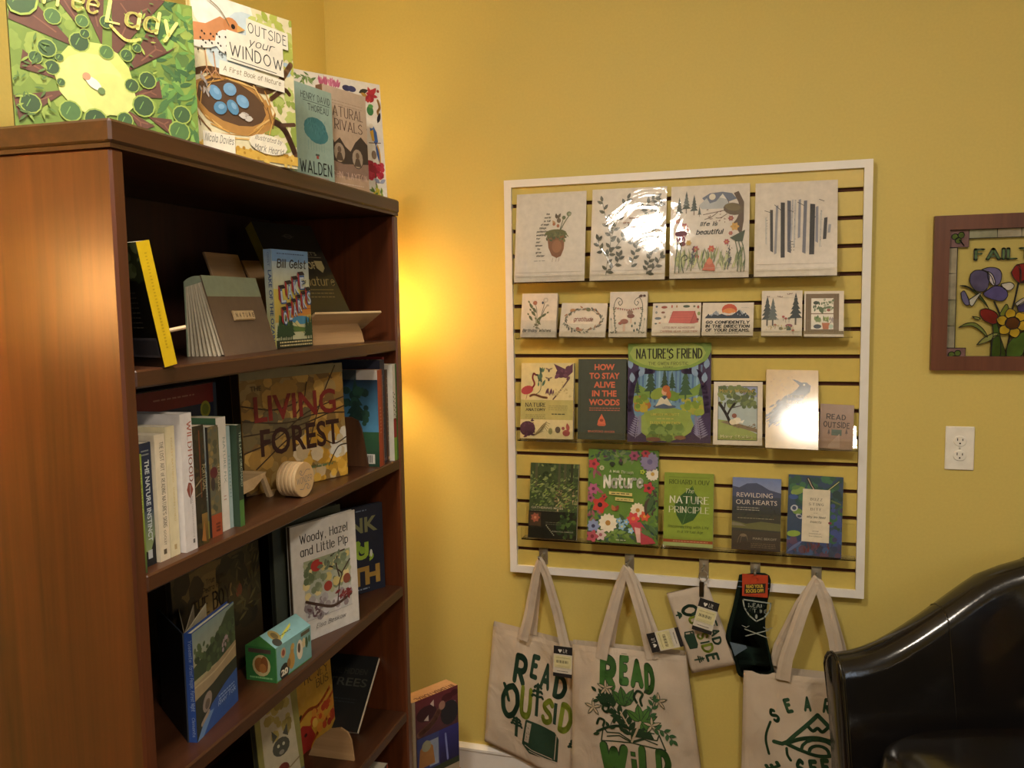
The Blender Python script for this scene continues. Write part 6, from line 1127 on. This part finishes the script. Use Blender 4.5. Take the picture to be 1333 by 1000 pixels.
def gpiece(name, pts, col, ld=True, smooth=True, rr=.0011):
    gk[0] += 1; dy = .00008 * gk[0]; P = [(gx(a), gz(b)) for a, b in pts]
    Q = catmull(P + [P[0]], 4)[:-1] if smooth else P
    V = [Vector((a, b, 0)) for a, b in Q]; mb = MB(); n = len(Q); T_ = geometry.tessellate_polygon([V])
    mb.add([(a, -.0030 - dy, b) for a, b in Q] + [(a, 0, b) for a, b in Q], [tuple(t) for t in T_] + [(i, (i + 1) % n, n + (i + 1) % n, n + i) for i in range(n)])
    mb.build(name, gm(col), r)
    if ld: lead.tube([(a, -.0032 - dy, b) for a, b in Q + [Q[0]]], rr, 5)
def tile(a0, b0, a1, b1, col): gpiece('glass_tile', [(a0, b0), (a1, b0), (a1, b1), (a0, b1)], col, True, False)
ys = [225, 370, 520, 668, 795]; xs = [262, 405, 525, 664]
for k in range(4): tile(160, ys[k], 205, ys[k + 1], ['a8a08c', 'b0a894', '98967c', 'a09c8c'][k]); tile(721, ys[k], 766, ys[k + 1], 'a8a08c')
for k in range(3): tile(xs[k], 125, xs[k + 1], 175, ['a8a890', 'b4ac98', 'a8a48c'][k]); tile(xs[k], 845, xs[k + 1], 893, ['aca48c', 'a0a084', 'b0a898'][k])
for a_, b_ in ((160, 125), (664, 125), (160, 795), (664, 795)):
    tile(a_, b_, a_ + 102, b_ + 98, '8a6a70')
    for dx, dy in ((30, 38), (62, 30), (48, 60)): P = [(a_ + dx + 17 * math.cos(t), b_ + dy + 17 * math.sin(t)) for t in [k * PI / 3 for k in range(6)]]; gpiece('clover_leaf', P, '5a7038')
    lead.tube([(gx(a_ + 52), -.004, gz(b_ + 55)), (gx(a_ + 78), -.004, gz(b_ + 90))], .0018, 5)
pc = [('glass_leaf', [(222, 440), (262, 445), (330, 500), (375, 580), (400, 700), (396, 842), (440, 842), (432, 700), (385, 590), (320, 505), (270, 455)], '3f5a26'), ('glass_leaf', [(392, 842), (396, 740), (430, 728), (452, 780), (465, 842)], '35521f'), ('glass_leaf', [(470, 842), (475, 780), (512, 728), (560, 700), (590, 690), (565, 760), (545, 842)], '46662a'),
 ('glass_leaf', [(222, 678), (260, 655), (305, 652), (350, 690), (372, 735), (330, 692), (285, 668)], '7a8a4a'), ('glass_leaf', [(318, 778), (350, 740), (400, 712), (425, 714), (402, 742), (360, 765)], '8a9054'), ('glass_leaf', [(430, 602), (460, 548), (472, 582), (440, 628)], '7c8a38'), ('glass_leaf', [(560, 842), (575, 760), (640, 690), (690, 660), (650, 740), (610, 842)], '3f5a26'), ('glass_leaf', [(290, 615), (320, 620), (332, 632), (308, 630)], '9aa05c'),
 ('iris_petal', [(330, 352), (370, 340), (415, 350), (432, 382), (425, 430), (400, 440), (385, 400), (360, 365)], '6a6696'), ('iris_petal', [(360, 362), (385, 380), (402, 425), (392, 442), (365, 405)], 'c8c4cc'), ('iris_petal', [(275, 375), (300, 355), (345, 360), (370, 390), (365, 450), (340, 475), (300, 465), (272, 420)], '55507a'), ('iris_petal', [(345, 482), (400, 445), (450, 460), (466, 500), (440, 530), (390, 520), (350, 500)], '585290'), ('iris_petal', [(430, 435), (475, 426), (497, 445), (480, 470), (450, 465)], 'd0ccc4'),
 ('iris_bud', [(228, 480), (245, 470), (265, 510), (275, 545), (255, 550), (235, 520)], '6c6a98'), ('iris_bud', [(272, 520), (330, 480), (310, 520), (290, 555), (275, 545)], 'ccccc4'), ('tulip_bud', [(330, 580), (360, 572), (410, 595), (425, 640), (400, 660), (355, 640), (332, 610)], '7a1620'),
 ('tulip_petal', [(480, 370), (505, 330), (525, 350), (528, 430), (495, 405)], '8a1c28'), ('tulip_petal', [(505, 330), (560, 322), (580, 350), (560, 400), (528, 430), (522, 360)], '9a2430'), ('tulip_petal', [(580, 340), (600, 350), (605, 390), (575, 425), (530, 430), (562, 400)], '7c1420'),
 ('iris_petal', [(515, 560), (560, 532), (605, 560), (600, 600), (560, 605), (525, 590)], '443c72'), ('iris_petal', [(505, 545), (545, 515), (562, 530), (520, 560)], 'ccc8c0'), ('iris_petal', [(600, 520), (660, 500), (690, 560), (640, 600), (606, 580)], '585290'), ('tulip_petal', [(630, 380), (670, 350), (700, 390), (680, 440), (640, 430)], '8a1c28')]
for nme, P, c_ in pc: gpiece(nme, P, c_)
for k in range(6):
    t = k * PI / 3 + .3; ux, uy = math.cos(t), math.sin(t); vx, vy = -uy, ux
    gpiece('daffodil_petal', [(495 + ux * 34 + vx * 20, 655 + uy * 34 + vy * 20), (495 + ux * 62 + vx * 26, 655 + uy * 62 + vy * 26), (495 + ux * 84, 655 + uy * 84), (495 + ux * 62 - vx * 26, 655 + uy * 62 - vy * 26), (495 + ux * 34 - vx * 20, 655 + uy * 34 - vy * 20)], 'c0a030')
gpiece('daffodil_centre', [(495 + 38 * math.cos(k * PI / 4), 655 + 34 * math.sin(k * PI / 4)) for k in range(8)], '5a3018')
for p in ([(520, 430), (505, 520), (490, 600)], [(495, 690), (480, 760), (470, 840)], [(400, 530), (430, 600), (445, 640)], [(560, 605), (555, 660)]): lead.tube([(gx(a_), -.003, gz(b_)) for a_, b_ in catmull(p)], .0022, 6)
lead.build('lead_came', 'lead', r)
a = Art(.178, .034); a.T('FAILTE', 50, 10, 96, 78, '1f2618', 's', pen=.26, contrast=.7, serif=.12); a.T('FAILTE', 50, 14, 92, 68, '4a6a38', 's', pen=.12, contrast=.7)
a.build('lettering', r, 'print').location = (gx(280), -.0032, gz(302))

# ------------------------------------------------------------------ wall outlet
r = empty('wall_outlet', Matrix.Translation((1.885, 0, FZ - .374)), 'white duplex wall outlet below the stained glass panel', 'outlet')
MB().box(-.036, -.006, -.060, .036, -.0005, .060, bev=.002).build('cover_plate', 'plate', r)
for dz in (.020, -.020):
    o = MB().lathe([(0, 0), (.0165, 0), (.0165, .0022), (.0155, .003), (0, .003)], 24, mx=Matrix.Translation((0, -.0055, dz)) @ Matrix.Rotation(PI / 2, 4, 'X') @ Matrix.Diagonal((1, .86, 1, 1))).build('receptacle', 'plate', r)
    for dx, hh in ((-.0065, .0045), (.0065, .0038)): MB().box(dx - .001, -.0090, dz + .001, dx + .001, -.0083, dz + .001 + hh * 1.6).build('slot', 'dark', o)
    MB().lathe([(0, 0), (.0022, 0), (.0022, .0006), (0, .0006)], 10, mx=Matrix.Translation((0, -.0084, dz - .006)) @ Matrix.Rotation(PI / 2, 4, 'X')).build('ground_hole', 'dark', o)
MB().lathe([(0, 0), (.0025, 0), (.0022, .001), (0, .0012)], 12, mx=Matrix.Translation((0, -.006, 0)) @ Matrix.Rotation(PI / 2, 4, 'X')).build('screw', 'metal', r)

# ------------------------------------------------------------------ tub armchair
CH = (2.05, -.49); r = empty('armchair', Matrix.Translation((CH[0], CH[1], 0)) @ Matrix.Rotation(math.radians(-70), 4, 'Z'), 'black glossy leather tub armchair standing by the yellow wall', 'armchair')
a_, L_, n1, n2 = .30, .38, 10, 22
path = []                                        # centre line of the wrap-around back: left arm front, round the back, right arm front
for k in range(n1): path.append((-a_, -L_ + L_ * k / n1, -1, 0))
for k in range(n2 + 1): t = PI - PI * k / n2; path.append((a_ * math.cos(t), a_ * math.sin(t), math.cos(t), math.sin(t)))
for k in range(1, n1 + 1): path.append((a_, -L_ * k / n1, 1, 0))
tot = len(path) - 1; vs = []; F = []; m_ = 18
def rim(i):
    f = abs(i / tot - .5) * 2                        # 1 at the arm fronts, 0 at the middle of the back
    s_ = min(max((1 - f) / .72, 0), 1); s_ = s_ * s_ * (3 - 2 * s_)
    return .680 + .27 * s_
def section(i):
    x, y, nx, ny = path[i]; H = rim(i); f = abs(i / tot - .5) * 2; th = .050; R = []
    for q in range(m_):
        # around the section: outer bottom, outer side, rolled top, inner side, inner bottom
        if q == 0: o, z = th, .12
        elif q <= 4: tt = q / 5; o, z = th * (1.0 - .08 * math.sin(tt * 3)) + .075 * tt ** 2, .12 + (H - .05 - .12) * tt
        elif q <= 12: t = PI * (q - 5) / 7 if q < 13 else 0; o, z = .052 * math.cos(t) * 1.05 + .075, H - .05 + .05 * math.sin(t)
        else: tt = 1 - (q - 12) / 5; o, z = -.052 * 1.05 + .075 * tt ** 2 - .006 * (1 - tt), .12 + (H - .05 - .12) * tt
        R.append((x + nx * o, y + ny * o, z))
    return R
for i in range(tot + 1): vs += section(i)
for i in range(tot):
    for k in range(m_): F.append((i * m_ + k, i * m_ + (k + 1) % m_, (i + 1) * m_ + (k + 1) % m_, (i + 1) * m_ + k))
shell = MB().add(vs, F).build('back_shell', 'leather', r, True)
for e, sg in ((0, -1), (tot, 1)):
    P = section(e); Q = [(p[0], p[1] - .012, p[2]) for p in P]; cxx = sum(p[0] for p in P) / m_
    Q2 = [(cxx + (p[0] - cxx) * .78, p[1] - .017, .12 + (p[2] - .12) * .985) for p in P]
    mb = MB().add(P + Q + Q2, [(k, (k + 1) % m_, m_ + (k + 1) % m_, m_ + k) for k in range(m_)] + [(m_ + k, m_ + (k + 1) % m_, 2 * m_ + (k + 1) % m_, 2 * m_ + k) for k in range(m_)] + [tuple(range(2 * m_, 3 * m_))]); mb.build('arm_front', 'leather', r, True)
    MB().tube([Vector(p) + Vector((0, -.010, 0)) for p in P[1:]], .0042, 6).build('piping', 'leather', r, True)
for i in (7, 12, 19, tot - 19, tot - 12, tot - 7):
    P = section(i); sm_ = MB().tube([Vector(p) for p in P[4:17]], .0022, 5).build('seam', 'leather', r, True)
# seat cushion
mb = MB(); rings = []; N = 40
for (s_, z) in ((.90, .30), (.97, .32), (1.0, .38), (1.0, .46), (.97, .500), (.88, .522), (.6, .534), (.3, .538), (.02, .539)):
    for k in range(N):
        t = 2 * PI * k / N; c, sn = math.cos(t), math.sin(t); ex_ = .55
        X = abs(c) ** ex_ * (1 if c > 0 else -1) * .240; Y = abs(sn) ** ex_ * (1 if sn > 0 else -1) * .295
        if Y > 0: X *= 1 - .28 * (Y / .275) ** 2
        mb.v.append((X * s_, -.095 + Y * s_, z + .025))
for j in range(8):
    for k in range(N): mb.f.append((j * N + k, j * N + (k + 1) % N, (j + 1) * N + (k + 1) % N, (j + 1) * N + k)); mb.c.append((1, 1, 1, 1)); mb.m.append(0)
mb.build('seat_cushion', 'leather', r, True)
MB().box(-.235, -.335, .12, .235, .2, .31, bev=.02).build('seat_base', 'leather', r)
for x, y in ((-.26, -.31), (.26, -.31), (-.18, .24), (.18, .24)):
    MB().prism([(x - .02, y - .02), (x + .02, y - .02), (x + .02, y + .02), (x - .02, y + .02)], 2, 0.0, .125).build('leg', 'walnut', r)
bpy.context.view_layer.update()
